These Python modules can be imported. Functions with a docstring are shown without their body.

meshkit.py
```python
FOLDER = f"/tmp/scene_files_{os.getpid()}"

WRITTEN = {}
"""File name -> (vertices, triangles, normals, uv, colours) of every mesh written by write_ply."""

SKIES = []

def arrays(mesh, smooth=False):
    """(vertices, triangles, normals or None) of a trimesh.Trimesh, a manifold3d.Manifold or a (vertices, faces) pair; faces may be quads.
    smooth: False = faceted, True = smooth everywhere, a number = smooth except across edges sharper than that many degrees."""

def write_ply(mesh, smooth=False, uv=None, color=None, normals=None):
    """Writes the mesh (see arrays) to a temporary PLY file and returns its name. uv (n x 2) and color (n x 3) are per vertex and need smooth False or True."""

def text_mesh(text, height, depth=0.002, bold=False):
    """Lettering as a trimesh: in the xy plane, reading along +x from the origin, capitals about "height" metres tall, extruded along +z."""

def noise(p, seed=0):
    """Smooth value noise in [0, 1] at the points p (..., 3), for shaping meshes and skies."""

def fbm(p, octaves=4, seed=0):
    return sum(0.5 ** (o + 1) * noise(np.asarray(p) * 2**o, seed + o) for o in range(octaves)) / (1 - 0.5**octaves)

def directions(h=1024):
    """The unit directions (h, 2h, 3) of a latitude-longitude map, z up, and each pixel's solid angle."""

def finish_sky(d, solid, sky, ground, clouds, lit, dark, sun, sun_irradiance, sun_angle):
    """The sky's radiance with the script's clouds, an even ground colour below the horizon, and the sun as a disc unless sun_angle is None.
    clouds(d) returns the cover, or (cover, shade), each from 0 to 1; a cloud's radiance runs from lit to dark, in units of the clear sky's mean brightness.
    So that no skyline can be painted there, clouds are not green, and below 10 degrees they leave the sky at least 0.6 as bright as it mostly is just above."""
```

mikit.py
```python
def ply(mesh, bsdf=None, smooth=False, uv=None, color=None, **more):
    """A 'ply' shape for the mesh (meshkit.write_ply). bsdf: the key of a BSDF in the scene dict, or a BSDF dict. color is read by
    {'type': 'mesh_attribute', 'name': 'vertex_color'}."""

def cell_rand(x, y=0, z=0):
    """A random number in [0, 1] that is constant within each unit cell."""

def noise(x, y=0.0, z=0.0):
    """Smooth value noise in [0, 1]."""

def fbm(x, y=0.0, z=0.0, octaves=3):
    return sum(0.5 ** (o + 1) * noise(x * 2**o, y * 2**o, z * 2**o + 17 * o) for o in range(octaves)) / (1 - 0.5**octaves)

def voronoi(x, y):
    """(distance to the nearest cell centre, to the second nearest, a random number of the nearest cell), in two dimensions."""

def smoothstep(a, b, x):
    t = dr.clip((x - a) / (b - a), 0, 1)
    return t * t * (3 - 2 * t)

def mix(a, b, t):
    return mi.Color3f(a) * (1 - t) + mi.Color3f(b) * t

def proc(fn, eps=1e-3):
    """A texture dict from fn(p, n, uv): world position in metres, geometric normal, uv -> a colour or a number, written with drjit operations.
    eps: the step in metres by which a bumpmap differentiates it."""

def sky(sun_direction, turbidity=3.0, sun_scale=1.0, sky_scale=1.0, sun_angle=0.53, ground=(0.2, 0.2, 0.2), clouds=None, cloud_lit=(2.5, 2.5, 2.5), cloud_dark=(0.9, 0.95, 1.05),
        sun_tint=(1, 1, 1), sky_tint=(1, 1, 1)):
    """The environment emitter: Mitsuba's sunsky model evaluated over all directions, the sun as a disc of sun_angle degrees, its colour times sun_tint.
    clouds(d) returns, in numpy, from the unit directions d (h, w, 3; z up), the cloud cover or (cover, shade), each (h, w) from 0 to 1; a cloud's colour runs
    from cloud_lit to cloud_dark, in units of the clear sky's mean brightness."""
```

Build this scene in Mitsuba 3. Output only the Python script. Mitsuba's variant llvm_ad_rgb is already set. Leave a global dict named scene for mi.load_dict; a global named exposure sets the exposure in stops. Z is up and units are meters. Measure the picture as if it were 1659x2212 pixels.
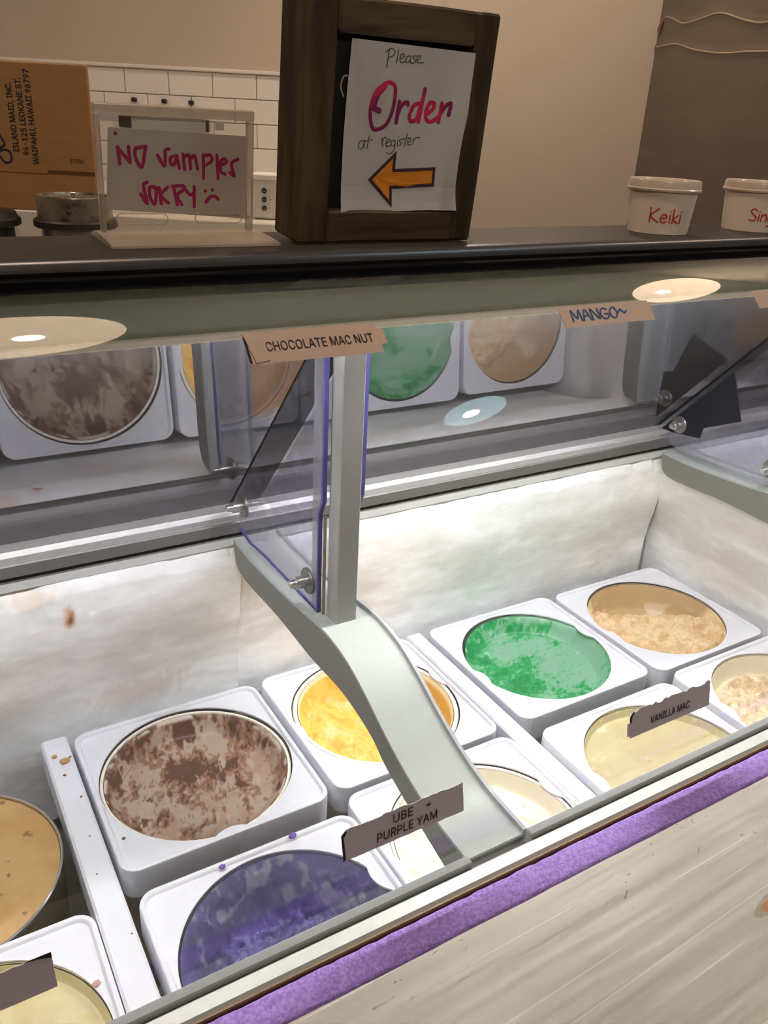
import math
import numpy as np
import trimesh
import shapely
from shapely.geometry import Polygon, LineString, Point, box as sbox
from shapely.ops import unary_union
import drjit as dr
import mitsuba as mi
import mikit, meshkit
from mikit import proc, noise, fbm, voronoi, smoothstep, mix
T = mi.ScalarTransform4f
rng = np.random.default_rng(7)

# ------------------------------------------------------------------ camera, light, exposure
exposure = 1.1
YAW, PITCH, ROLL, FOC = 0.558, 0.4377, -0.0544, 1804.69
CAM = np.array([-0.1317, -1.0261, 0.8199])          # z = 0 is the top of the tub collars, x runs along the counter, y away from the customer
_cy, _sy, _cp, _sp = math.cos(YAW), math.sin(YAW), math.cos(PITCH), math.sin(PITCH)
_f = np.array([_sy * _cp, _cy * _cp, -_sp]); _r = np.array([_cy, -_sy, 0]); _d = np.cross(_f, _r)
_down = -math.sin(ROLL) * _r + math.cos(ROLL) * _d
scene = {"type": "scene"}
labels = {}
scene["camera"] = {"type": "perspective", "fov": 2 * math.degrees(math.atan(1659 / 2 / FOC)), "fov_axis": "x", "near_clip": 0.02,
                   "to_world": T().look_at(origin=CAM.tolist(), target=(CAM + _f).tolist(), up=(-_down).tolist())}
CASE_L, CASE_R = 30.0, 45.0                          # lamps under the shelf, left and right bay
BULB, DISC = 200.0, 3.2                              # ceiling lights
WARM = np.array([1.0, 0.73, 0.49])
SPOT = 1.35                                           # added spotlight on the customer side, brightens the fronts on the shelf

# ------------------------------------------------------------------ helpers
def srgb(r, g, b):
    c = np.array([r, g, b], float) / 255
    return np.where(c <= 0.04045, c / 12.92, ((c + 0.055) / 1.055) ** 2.4)
def rgb(c): return {"type": "rgb", "value": [float(x) for x in c]}
def mat(name, base, rough=0.5, metal=0.0, bump=None, scale=0.001, **kw):
    b = {"type": "principled", "base_color": base if isinstance(base, dict) else rgb(base), "roughness": rough, "metallic": metal, **kw}
    if bump is not None: b = {"type": "bumpmap", "arbitrary": bump, "scale": scale, "bsdf": b}
    scene["mat_" + name] = {"type": "twosided", "bsdf": b}
    return name
_count = {}
def numbered(key):
    n = _count.get(key, 0); _count[key] = n + 1
    return key if n == 0 else f"{key}_{n:03d}"
def tag(key, label=None, cat=None, group=None, kind=None):
    d = labels.setdefault(key, {})
    for k, v in (("label", label), ("category", cat), ("group", group), ("kind", kind)):
        if v: d[k] = v
    return key
def thing(name, label, cat, group=None): return tag(numbered(name), label, cat, group)
def obj(name, mesh, m, parent=None, smooth=False, color=None, label=None, kind=None, **more):
    key = numbered(parent + "__" + name if parent else name)
    scene[key] = mesh if isinstance(mesh, dict) else mikit.ply(mesh, "mat_" + m, smooth=smooth, color=color, **more)
    if label or kind: tag(key, label, None, None, kind)
    return key
def struct(name, mesh, m, smooth=False, color=None):
    k = obj(name, mesh, m, None, smooth, color); tag(k, kind="structure"); return k
def cat(*ms): return trimesh.util.concatenate(ms)
def box(x0, x1, y0, y1, z0, z1, bev=0.0):
    b = min(bev, (x1 - x0) / 2.01, (y1 - y0) / 2.01, (z1 - z0) / 2.01)
    if b <= 0:
        m = trimesh.creation.box((x1 - x0, y1 - y0, z1 - z0)); m.apply_translation(((x0 + x1) / 2, (y0 + y1) / 2, (z0 + z1) / 2)); return m
    p = []
    for x in (x0, x1):
        for y in (y0, y1):
            for z in (z0, z1):
                sx, sy, sz = (b if x == x0 else -b), (b if y == y0 else -b), (b if z == z0 else -b)
                p += [(x, y + sy, z + sz), (x + sx, y, z + sz), (x + sx, y + sy, z)]
    return trimesh.convex.convex_hull(np.array(p))
def prism_x(yz, x0, x1):
    """a (y, z) polygon run along x"""
    m = trimesh.creation.extrude_polygon(yz if hasattr(yz, "exterior") else Polygon(yz), x1 - x0, engine="earcut")
    v = np.array(m.vertices); m = trimesh.Trimesh(np.c_[v[:, 2] + x0, v[:, 0], v[:, 1]], m.faces, process=False)
    return m
def lathe(profile, n=64, c=(0, 0, 0)):
    """(r, z) profile turned about z"""
    p = np.asarray(profile, float); a = np.linspace(0, 2 * np.pi, n, endpoint=False)
    v = np.stack([p[:, None, 0] * np.cos(a), p[:, None, 0] * np.sin(a), np.repeat(p[:, 1:2], n, 1)], -1).reshape(-1, 3) + np.asarray(c)
    i, j = np.meshgrid(np.arange(len(p) - 1), np.arange(n), indexing="ij")
    q = np.stack([i * n + j, i * n + (j + 1) % n, (i + 1) * n + (j + 1) % n, (i + 1) * n + j], -1).reshape(-1, 4)
    f = np.vstack([q[:, [0, 1, 2]], q[:, [0, 2, 3]]])
    return trimesh.Trimesh(v, f, process=False)
def grid_faces(a, b):
    i, j = np.meshgrid(np.arange(a - 1), np.arange(b - 1), indexing="ij")
    q = np.stack([i * b + j, (i + 1) * b + j, (i + 1) * b + j + 1, i * b + j + 1], -1).reshape(-1, 4)
    return np.vstack([q[:, [0, 1, 2]], q[:, [0, 2, 3]]])
def spline(pts, k=6, closed=False):
    p = np.asarray(pts, float)
    if len(p) < 3: return p
    q = np.vstack([p[-1], p, p[0], p[1]]) if closed else np.vstack([2 * p[0] - p[1], p, 2 * p[-1] - p[-2]])
    out = []
    for i in range(1, len(q) - 2):
        for t in np.linspace(0, 1, k, endpoint=False):
            a, b, c, d = q[i - 1], q[i], q[i + 1], q[i + 2]
            out.append(0.5 * (2 * b + (c - a) * t + (2 * a - 5 * b + 4 * c - d) * t * t + (3 * b - a - 3 * c + d) * t ** 3))
    if not closed: out.append(q[-2])
    return np.array(out)
def strokes(ls, w, curved=True, k=5):
    g = []
    for s in ls:
        p = spline(s, k) if curved else np.asarray(s, float)
        g.append(LineString(p).buffer(w / 2, quad_segs=3))
    return unary_union(g)
def flat(shape, depth=0.0003):
    ms = [trimesh.creation.extrude_polygon(g, depth, engine="earcut") for g in getattr(shape, "geoms", [shape]) if g.area > 1e-12]
    return cat(*ms)
def to_plane(mesh, o, u, v, n):
    """mesh x, y, z -> o + x u + y v + z n"""
    m = mesh.copy(); p = np.array(mesh.vertices)
    m.vertices = np.asarray(o) + p[:, :1] * u + p[:, 1:2] * v + p[:, 2:] * n
    return m
ZED = [None]
def fb(x, y, z=0, o=4, s=0):
    if ZED[0] is not None and np.shape(ZED[0]) == np.shape(x): z = z + ZED[0] * 38
    x, y, z = np.broadcast_arrays(x, y, z)
    return meshkit.fbm(np.stack([x, y, z], -1), o, s)
def sst(a, b, x):
    t = np.clip((x - a) / (b - a), 0, 1); return t * t * (3 - 2 * t)
def lerp(a, b, t): return np.asarray(a) * (1 - t[..., None]) + np.asarray(b) * t[..., None]

# the room is turned against the counter: lat to the right, fwd away, both level
RD, FD = np.array([_cy, -_sy, 0]), np.array([_sy, _cy, 0])
def room(lat, fwd, z): return np.array([CAM[0], CAM[1], 0]) + lat * RD + fwd * FD + np.array([0, 0, z])
def room_mesh(m):
    """mesh built with x = lat, y = fwd, z"""
    m = m.copy(); p = np.array(m.vertices)
    m.vertices = np.array([CAM[0], CAM[1], 0]) + p[:, :1] * RD + p[:, 1:2] * FD + np.c_[0 * p[:, :2], p[:, 2:]]
    return m

# ------------------------------------------------------------------ materials
mat("wall_paint", proc(lambda p, n, uv: mix((0.50, 0.43, 0.36), (0.56, 0.48, 0.40), fbm(p.x * 3, p.y * 3, p.z * 3))), 0.8)
mat("ceiling_paint", (0.6, 0.56, 0.5), 0.9)
mat("floor_tile", (0.12, 0.10, 0.09), 0.5)
mat("white_tile", (0.78, 0.74, 0.70), 0.15)
mat("grout", (0.50, 0.46, 0.42), 0.9)
mat("wall_steel", proc(lambda p, n, uv: mix((0.085, 0.066, 0.050), (0.115, 0.09, 0.069), fbm(p.x * 4, p.y * 4, p.z * 25))), 0.35, 0.25)
mat("steel", (0.60, 0.59, 0.57), 0.32, 0.9)
mat("washer_steel", (0.22, 0.21, 0.20), 0.4, 0.8)
mat("rail_steel", (0.17, 0.165, 0.155), 0.42, 0.6)
mat("lit_rail_steel", (0.50, 0.49, 0.475), 0.4, 0.5)  # rail ledge: caught lamplight put into a lighter steel colour
mat("side_paint", (0.17, 0.165, 0.145), 0.6)  # crossmember sides: their shade put into a darker colour
mat("post_steel", (0.33, 0.32, 0.305), 0.45, 0.4)
mat("grey_trim", (0.30, 0.31, 0.31), 0.5)
mat("channel_grey", (0.30, 0.30, 0.29), 0.75)
mat("dark_steel", (0.040, 0.034, 0.030), 0.42, 0.1, specular=0.25)
mat("shelf_edge", (0.12, 0.12, 0.13), 0.33, 0.7)
mat("black_rubber", (0.003, 0.003, 0.004), 0.8, specular=0.1)
mat("hood_paint", (0.29, 0.325, 0.25), 0.4)
mat("cream_lip", (0.85, 0.82, 0.70), 0.5)
mat("dark_bracket", (0.012, 0.013, 0.020), 0.6, specular=0.05)
mat("crossmember_paint", (0.33, 0.355, 0.33), 0.5, specular=0.25)
mat("collar_plastic", (0.72, 0.725, 0.78), 0.35)
mat("liner", (0.42, 0.43, 0.42), 0.6)
mat("liner_pale", (0.50, 0.51, 0.49), 0.6)
mat("dark_liner", (0.16, 0.15, 0.12), 0.5)
mat("carton_white", (0.78, 0.74, 0.66), 0.6)
mat("rim_metal", (0.55, 0.55, 0.52), 0.25, 0.9)
mat("rim_cream", (0.86, 0.80, 0.68), 0.4)
mat("dark_tub", (0.20, 0.16, 0.10), 0.35, 0.6)
mat("rim_strip_metal", (0.56, 0.565, 0.53), 0.4, 0.2)
mat("bronze_line", (0.22, 0.13, 0.06), 0.45, 0.3)
mat("aged_strip", (0.26, 0.21, 0.14), 0.5)
mat("purple_edge", (0.055, 0.048, 0.17), 0.35)
mat("tape_label", (0.66, 0.59, 0.605), 0.55)
mat("tape_label_beige", (0.56, 0.415, 0.34), 0.55)
mat("torn_edge", (0.03, 0.02, 0.015), 0.9)
mat("ink_black", (0.012, 0.010, 0.012), 0.6)
mat("ink_blue", (0.018, 0.085, 0.28), 0.6)
mat("ink_navy", (0.012, 0.018, 0.04), 0.6)
mat("ink_magenta", (0.42, 0.012, 0.13), 0.6)
mat("ink_red", (0.50, 0.06, 0.025), 0.6)
mat("pencil", (0.10, 0.095, 0.09), 0.6)
mat("order_ink", proc(lambda p, n, uv: mix((0.22, 0.012, 0.09), (0.62, 0.02, 0.10), smoothstep(0.35, 0.6, fbm(p.x * 40, p.y * 40, p.z * 40) + (p.z - 0.84) * 3))), 0.6)
mat("arrow_orange", proc(lambda p, n, uv: mix((0.66, 0.20, 0.012), (0.78, 0.29, 0.02), noise(p.x * 70, p.y * 70, p.z * 180))), 0.7)
mat("arrow_line", (0.05, 0.02, 0.035), 0.7)
mat("paper", proc(lambda p, n, uv: mix((0.52, 0.515, 0.515), (0.46, 0.43, 0.40), smoothstep(0.55, 0.85, fbm(p.x * 45, p.y * 20, p.z * 12)))), 0.8)
mat("holder_paper", (0.55, 0.51, 0.48), 0.8)
mat("white_paper", (0.72, 0.70, 0.66), 0.8)
mat("chalkboard", (0.008, 0.006, 0.006), 0.7)
mat("chalk", (0.5, 0.48, 0.45), 0.9)
mat("dark_wood", proc(lambda p, n, uv: mix((0.030, 0.018, 0.007), (0.100, 0.064, 0.026), smoothstep(0.25, 0.75, fbm(p.x * 55, p.y * 55, p.z * 9, 4)))), 0.55,
    bump=proc(lambda p, n, uv: fbm(p.x * 120, p.y * 120, p.z * 18)), scale=0.0015)
mat("dark_wood_rail", proc(lambda p, n, uv: mix((0.030, 0.018, 0.007), (0.100, 0.064, 0.026), smoothstep(0.25, 0.75, fbm(p.x * 9, p.y * 40, p.z * 60, 4)))), 0.55)
mat("cardboard", proc(lambda p, n, uv: mix((0.285, 0.145, 0.055), (0.335, 0.175, 0.07), fbm(p.x * 12, p.y * 12, p.z * 90))), 0.85)
mat("cardboard_edge", (0.10, 0.045, 0.016), 0.9)
mat("burnt_steel", proc(lambda p, n, uv: mix((0.40, 0.35, 0.28), (0.10, 0.045, 0.015), 0.7 * smoothstep(0.50, 0.80, fbm(p.x * 45, p.y * 45, p.z * 60)))), 0.3, 0.8)
mat("black_iron", (0.015, 0.012, 0.010), 0.5)
mat("white_enamel", (0.62, 0.58, 0.52), 0.4)
mat("cup_paper", (0.78, 0.68, 0.58), 0.6)
mat("cup_lid", (0.62, 0.52, 0.43), 0.25)
mat("light_trim", (0.8, 0.76, 0.68), 0.5)
mat("foam_purple", proc(lambda p, n, uv: mix((0.27, 0.15, 0.48), (0.45, 0.29, 0.72), smoothstep(0.15, 0.85, fbm(p.x * 520, p.y * 520, p.z * 520)))), 0.85)
def ledge_col(p, n, uv):
    v = p.y - 0.035 * p.x
    base = mix((0.40, 0.36, 0.30), (0.53, 0.50, 0.435), smoothstep(0.25, 0.75, 0.6 * fbm(p.x * 1.6, v * 55, 0.3) + 0.4 * fbm(p.x * 9, p.y * 9, 2.0)))
    row = v * 40 + 0.8 * noise(p.x * 1.3, v * 9)
    ln = dr.abs(row - dr.floor(row) - 0.5)
    seg = smoothstep(0.45, 0.75, noise(p.x * 11, dr.floor(row) * 3.7))
    base = mix(base, (0.80, 0.77, 0.70), (1 - smoothstep(0.0, 0.035, ln)) * seg * 0.5)
    base = mix(base, (0.42, 0.37, 0.31), (1 - smoothstep(0.0, 0.05, dr.abs(ln - 0.07))) * seg * 0.35)
    d1, _, r = voronoi(p.x * 60 + 3 * noise(p.x * 90, p.y * 90), p.y * 130 + 3 * noise(p.x * 80, p.y * 80, 4.0))
    sp = (1 - smoothstep(0.05, 0.22, d1)) * dr.select(r > 0.86, 1.0, 0.0) * smoothstep(0.35, 0.75, fbm(p.x * 14, p.y * 14, 5.0))
    base = mix(base, (0.13, 0.09, 0.055), 0.9 * sp)
    e = dr.sqrt(dr.square((p.x - 0.458 - (p.y + 0.766) * 0.9) / 0.022) + dr.square((p.y + 0.766) / 0.0075)) + 0.5 * (fbm(p.x * 120, p.y * 120) - 0.5)
    base = mix(base, (0.36, 0.30, 0.23), 1 - smoothstep(0.95, 1.1, e))
    return mix(base, (0.44, 0.20, 0.075), 1 - smoothstep(0.55, 0.68, e + 12 * dr.maximum(p.y + 0.764, 0)))
mat("ledge_paint", proc(ledge_col), 0.5,
    bump=proc(lambda p, n, uv: fbm(p.x * 6, (p.y - 0.02 * p.x) * 110, 0.1)), scale=0.0016)
mat("vertex_matte", {"type": "mesh_attribute", "name": "vertex_color"}, 0.6)
mat("vertex_cream", {"type": "mesh_attribute", "name": "vertex_color"}, 0.42)
scene["mat_front_glass_mat"] = {"type": "thindielectric", "int_ior": 1.5}
scene["mat_plexi_mat"] = {"type": "blendbsdf", "weight": proc(lambda p, n, uv: 0.01 + 0.26 * smoothstep(0.44, 0.31, p.z + 0.05 * fbm(p.y * 30, p.z * 30)) * (0.6 + 0.6 * fbm(p.y * 14, p.z * 22, 3.0)) + 0.04 * smoothstep(0.55, 0.75, fbm(p.y * 20, p.z * 20))),
    "a": {"type": "thindielectric", "int_ior": 1.49, "specular_transmittance": rgb((0.84, 0.83, 0.92))}, "b": {"type": "twosided", "bsdf": {"type": "diffuse", "reflectance": rgb((0.46, 0.46, 0.56))}}}
scene["mat_clear_plastic"] = {"type": "thindielectric", "int_ior": 1.49, "specular_transmittance": rgb((0.95, 0.94, 0.92))}
scene["mat_solid_plastic"] = {"type": "roughdielectric", "int_ior": 1.3, "alpha": 0.12, "specular_transmittance": rgb((0.86, 0.80, 0.74))}
scene["mat_door_mirror"] = {"type": "twosided", "bsdf": {"type": "blendbsdf", "weight": 0.10,
    "a": {"type": "conductor", "material": "none", "specular_reflectance": rgb((0.30, 0.29, 0.31))},
    "b": {"type": "diffuse", "reflectance": rgb((0.30, 0.30, 0.32))}}}

# ------------------------------------------------------------------ the room
X0, X1 = -0.95, 1.52                                 # ends of the freezer
ZF, ZC = -0.72, 2.05
struct("floor", room_mesh(box(-3.4, 3.4, -2.4, 3.4, ZF - 0.05, ZF)), "floor_tile")
struct("ceiling", room_mesh(box(-3.4, 3.4, -2.4, 3.4, ZC, ZC + 0.05)), "ceiling_paint")
wb = struct("wall_back", room_mesh(box(-3.4, 0.846, 3.3, 3.4, ZF, ZC)), "wall_paint")
struct("wall_left", room_mesh(box(-3.4, -3.3, -2.4, 3.3, ZF, ZC)), "wall_paint")
struct("wall_front", room_mesh(box(-3.3, 3.4, -2.4, -2.3, ZF, ZC)), "wall_paint")
struct("wall_side", room_mesh(box(3.3, 3.4, -2.3, 2.1, ZF, ZC)), "wall_paint")
struct("wall_return", room_mesh(box(0.90, 3.4, 1.97, 2.03, ZF, ZC)), "wall_paint")
# steel-clad wall on the right with two wavy reflected light lines built into its shape
fw = np.linspace(1.95, 3.3, 220); zz = np.concatenate([np.linspace(ZF, 0.95, 20), np.linspace(0.955, 1.22, 150), np.linspace(1.24, ZC, 12)])
FW, ZZ = np.meshgrid(fw, zz, indexing="ij")
def light_line(pts, w, h):
    p = spline(pts, 8); o = np.argsort(p[:, 0]); zc = np.interp(FW, p[o, 0], p[o, 1])
    d = ZZ - zc
    return h * np.exp(-(d / w) ** 2)
bumpz = light_line([(3.3, 1.145), (3.22, 1.175), (3.0, 1.137), (2.85, 1.133), (2.66, 1.13), (2.45, 1.093), (2.3, 1.075), (1.95, 1.07)], 0.012, 0.004) \
    + light_line([(3.3, 1.09), (3.05, 1.085), (2.85, 1.056), (2.6, 1.03), (2.4, 1.02), (2.25, 1.011), (1.95, 1.0)], 0.012, 0.004)
wv = np.stack([0.846 - bumpz, FW, ZZ], -1).reshape(-1, 3)
wr_m = trimesh.Trimesh(wv, grid_faces(220, len(zz))[:, ::-1], process=False)
wrk = struct("wall_right", room_mesh(wr_m), "wall_steel", smooth=True)
def tube(pts, r, n=8):
    p = spline(pts, 8); t = np.gradient(p, axis=0); t /= np.linalg.norm(t, axis=1, keepdims=True)
    a = np.cross(t, [1.0, 0, 0]); a /= np.linalg.norm(a, axis=1, keepdims=True); b = np.cross(t, a)
    an = np.arange(n) * 2 * np.pi / n
    v = p[:, None] + r * (np.cos(an)[None, :, None] * a[:, None] + np.sin(an)[None, :, None] * b[:, None])
    i, j = np.meshgrid(np.arange(len(p) - 1), np.arange(n), indexing="ij")
    q = np.stack([i * n + j, i * n + (j + 1) % n, (i + 1) * n + (j + 1) % n, (i + 1) * n + j], -1).reshape(-1, 4)
    return trimesh.Trimesh(v.reshape(-1, 3), np.vstack([q[:, [0, 1, 2]], q[:, [0, 2, 3]]]), process=False)
mat("light_line_steel", (0.34, 0.27, 0.20), 0.35, 0.3)  # lighter tubes stand for light lines reflected in the sheet
for pts in ([(3.28, 1.125), (3.26, 1.15), (3.22, 1.175), (3.12, 1.16), (3.0, 1.137), (2.85, 1.133), (2.66, 1.13), (2.45, 1.093), (2.3, 1.075), (1.97, 1.07)], [(3.28, 1.092), (3.05, 1.085), (2.85, 1.056), (2.6, 1.03), (2.4, 1.02), (2.25, 1.011), (1.97, 1.0)]):
    obj("light_line", room_mesh(tube([(0.8425, a, b) for a, b in pts], 0.0026)), "light_line_steel", wrk, smooth=True)
struct("wall_right_core", room_mesh(box(0.85, 0.90, 1.95, 3.3, ZF, ZC)), "wall_steel")
struct("trim_1", room_mesh(box(-3.3, -0.12, 3.272, 3.3, 0.943, 0.955, 0.003)), "white_tile")
# white subway tiles, each its own piece
tw, th_, tj = 0.155, 0.0794, 0.003
tile_ms = box(0.0015, tw - 0.0015, 0, 0.009, 0.0015, th_ - 0.0015, 0.0018)
tile_m = room_mesh(tile_ms); base0 = room(0, 0, 0) - np.array([0, 0, 0])
tile_ply = mikit.ply(tile_m, "mat_white_tile")
gk = obj("grout_bed", room_mesh(box(-2.0, -0.13, 3.2935, 3.2998, 0.43, 0.943)), "grout", wb)
for r in range(7):
    for cix in range(12):
        l0 = -0.840 - 0.0775 * (r % 2) + (cix - 7) * tw
        if l0 + tw > -0.13: continue
        off = l0 * RD + (3.2855 + 0.0004 * rng.standard_normal()) * FD + np.array([0, 0, 0.943 - (r + 1) * th_])
        obj("tile", {**tile_ply, "to_world": T().translate(off.tolist())}, None, wb)

# recessed ceiling lights: trim ring, glowing reflector bowl, bulb
def ceiling_light(x, y, label, R=0.17, warm=WARM, k=1.0, bx=0.0, bk=1.0):
    t = thing("ceiling_light", label, "ceiling light", "recessed ceiling lights")
    obj("trim_ring", lathe([(R, ZC - 0.001), (R + 0.012, ZC - 0.006), (R + 0.018, ZC - 0.001)], 48, (x, y, 0)), "light_trim", t, smooth=30)
    a = np.linspace(0, 2 * np.pi, 49)[:-1]
    def disc(r, z, cx, cy):
        v = np.vstack([[cx, cy, z], np.c_[cx + r * np.cos(a), cy + r * np.sin(a), np.full(48, z)]])
        return trimesh.Trimesh(v, [[0, 1 + (i + 1) % 48, 1 + i] for i in range(48)], process=False)
    obj("reflector", disc(R, ZC - 0.003, x, y), "light_trim", t, emitter={"type": "area", "radiance": rgb(DISC * k * warm)})
    obj("bulb", disc(0.035, ZC - 0.012, x + bx, y - 0.1 * R), "light_trim", t, emitter={"type": "area", "radiance": rgb(BULB * k * bk * (0.35 + 0.65 * warm))})

LIGHTS = [(0.12, -0.45, 0.25, WARM, 0.7, "wide warm downlight in the ceiling above the left end of the freezer", 0.03), (2.26, -0.47, 0.22, WARM, 0.8, "warm downlight in the ceiling beyond the right end of the freezer", -0.08),
          (1.64, -1.53, 0.13, np.array([0.55, 0.90, 1.0]), 0.42, "cool white downlight in the ceiling on the customer side", -0.02), (1.42, 0.92, 0.17, WARM, 2.2, "added warm downlight in the ceiling behind the freezer, near the steel wall", 0.0), (-0.5, 1.25, 0.17, WARM, 1.4, "added warm downlight in the ceiling above the tiled wall", 0.0)]  # the last two are added to brighten the back wall
for x, y, R, w, k, l, bx in LIGHTS: ceiling_light(x, y, l, R, w, k, bx, 2.2 if w[0] < 0.9 else 1.0)
TL = thing("added_spotlight", "added black spotlight on the ceiling over the customer side, lighting the shelf", "spotlight")  # unseen lamp head, added to light the sign fronts
tp, tt = np.array([-0.45, -2.1, 1.86]), np.array([0.48, -0.2, 1.02]); td = (tt - tp) / np.linalg.norm(tt - tp)
hm_ = trimesh.creation.annulus(0.036, 0.042, 0.12); hm_.apply_transform(trimesh.geometry.align_vectors([0, 0, 1], td)); hm_.apply_translation(tp - td * 0.02)
obj("housing", hm_, "black_rubber", TL, smooth=30)
obj("stem", box(tp[0] - 0.008, tp[0] + 0.008, tp[1] - 0.07, tp[1] - 0.054, tp[2] + 0.0, ZC), "black_rubber", TL)
scene["added_spot_lamp"] = {"type": "spot", "to_world": T().look_at(origin=(tp + td * 0.03).tolist(), target=tt.tolist(), up=[0, 0, 1]), "intensity": rgb(SPOT * np.array([1.0, 0.80, 0.62])), "cutoff_angle": 19.5, "beam_width": 12.0}

# ------------------------------------------------------------------ the freezer
FZ = thing("ice_cream_freezer", "long glass-fronted ice cream dipping freezer with frosted well and steel shelf on top", "freezer")
# glass profile (y, z): tight bend at the top, then nearly straight down to the front rim
def glass_profile(n=160):
    from scipy.optimize import fsolve
    P0, P1, s1, R1 = np.array([-0.3335, 0.6935]), np.array([-0.601, 0.209]), 0.075, 0.24
    def run(a0, s2, k2):
        s = np.linspace(0, 1, 400) * (s1 + s2)
        ang = a0 + np.where(s < s1, s / R1, s1 / R1 + (s - s1) * k2)
        ds = np.diff(s)
        am = (ang[1:] + ang[:-1]) / 2
        return s, np.vstack([P0, P0 + np.c_[np.cumsum(-np.cos(am) * ds), np.cumsum(-np.sin(am) * ds)]]), ang
    f = lambda q: np.r_[run(*q)[1][-1] - P1, run(*q)[2][-1] - np.radians(84.0)]
    q = fsolve(f, [np.radians(30), 0.49, 0.9])
    s, p, ang = run(*q)
    si = np.linspace(0, s[-1], n)
    return si, np.c_[np.interp(si, s, p[:, 0]), np.interp(si, s, p[:, 1])], np.interp(si, s, ang)
GS, GP, GA = glass_profile()
def glass_at(x, s, off=0.0):
    """point on the outside of the pane at arc length s below the shelf, raised by off"""
    y, z, a = np.interp(s, GS, GP[:, 0]), np.interp(s, GS, GP[:, 1]), np.interp(s, GS, GA)
    return np.stack([x + 0 * y, y - np.sin(a) * off, z + np.cos(a) * off], -1)
def pane(x0, x1):
    v = np.vstack([np.c_[np.full(len(GP), x), GP] for x in (x0, x1)]); n = len(GP)
    f = grid_faces(2, n)
    return trimesh.Trimesh(v, f, process=False)
obj("front_glass", pane(X0, 0.2812), "front_glass_mat", FZ, smooth=True, label="curved clear glass front")
obj("front_glass", pane(0.2820, X1), "front_glass_mat", FZ, smooth=True, label="curved clear glass front")
for a, b in ((X0, 0.247), (0.3165, X1)):
    obj("glass_channel", box(a, b, -0.6060, -0.5960, 0.194, 0.2115, 0.0012), "channel_grey", FZ, label="grey channel holding the glass")
obj("front_rim", cat(box(X0, X1, -0.626, -0.590, 0.180, 0.194, 0.001), box(X0, X1, -0.6245, -0.6068, 0.192, 0.2085, 0.003)), "rim_strip_metal", FZ, label="pale metal front rim")
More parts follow.
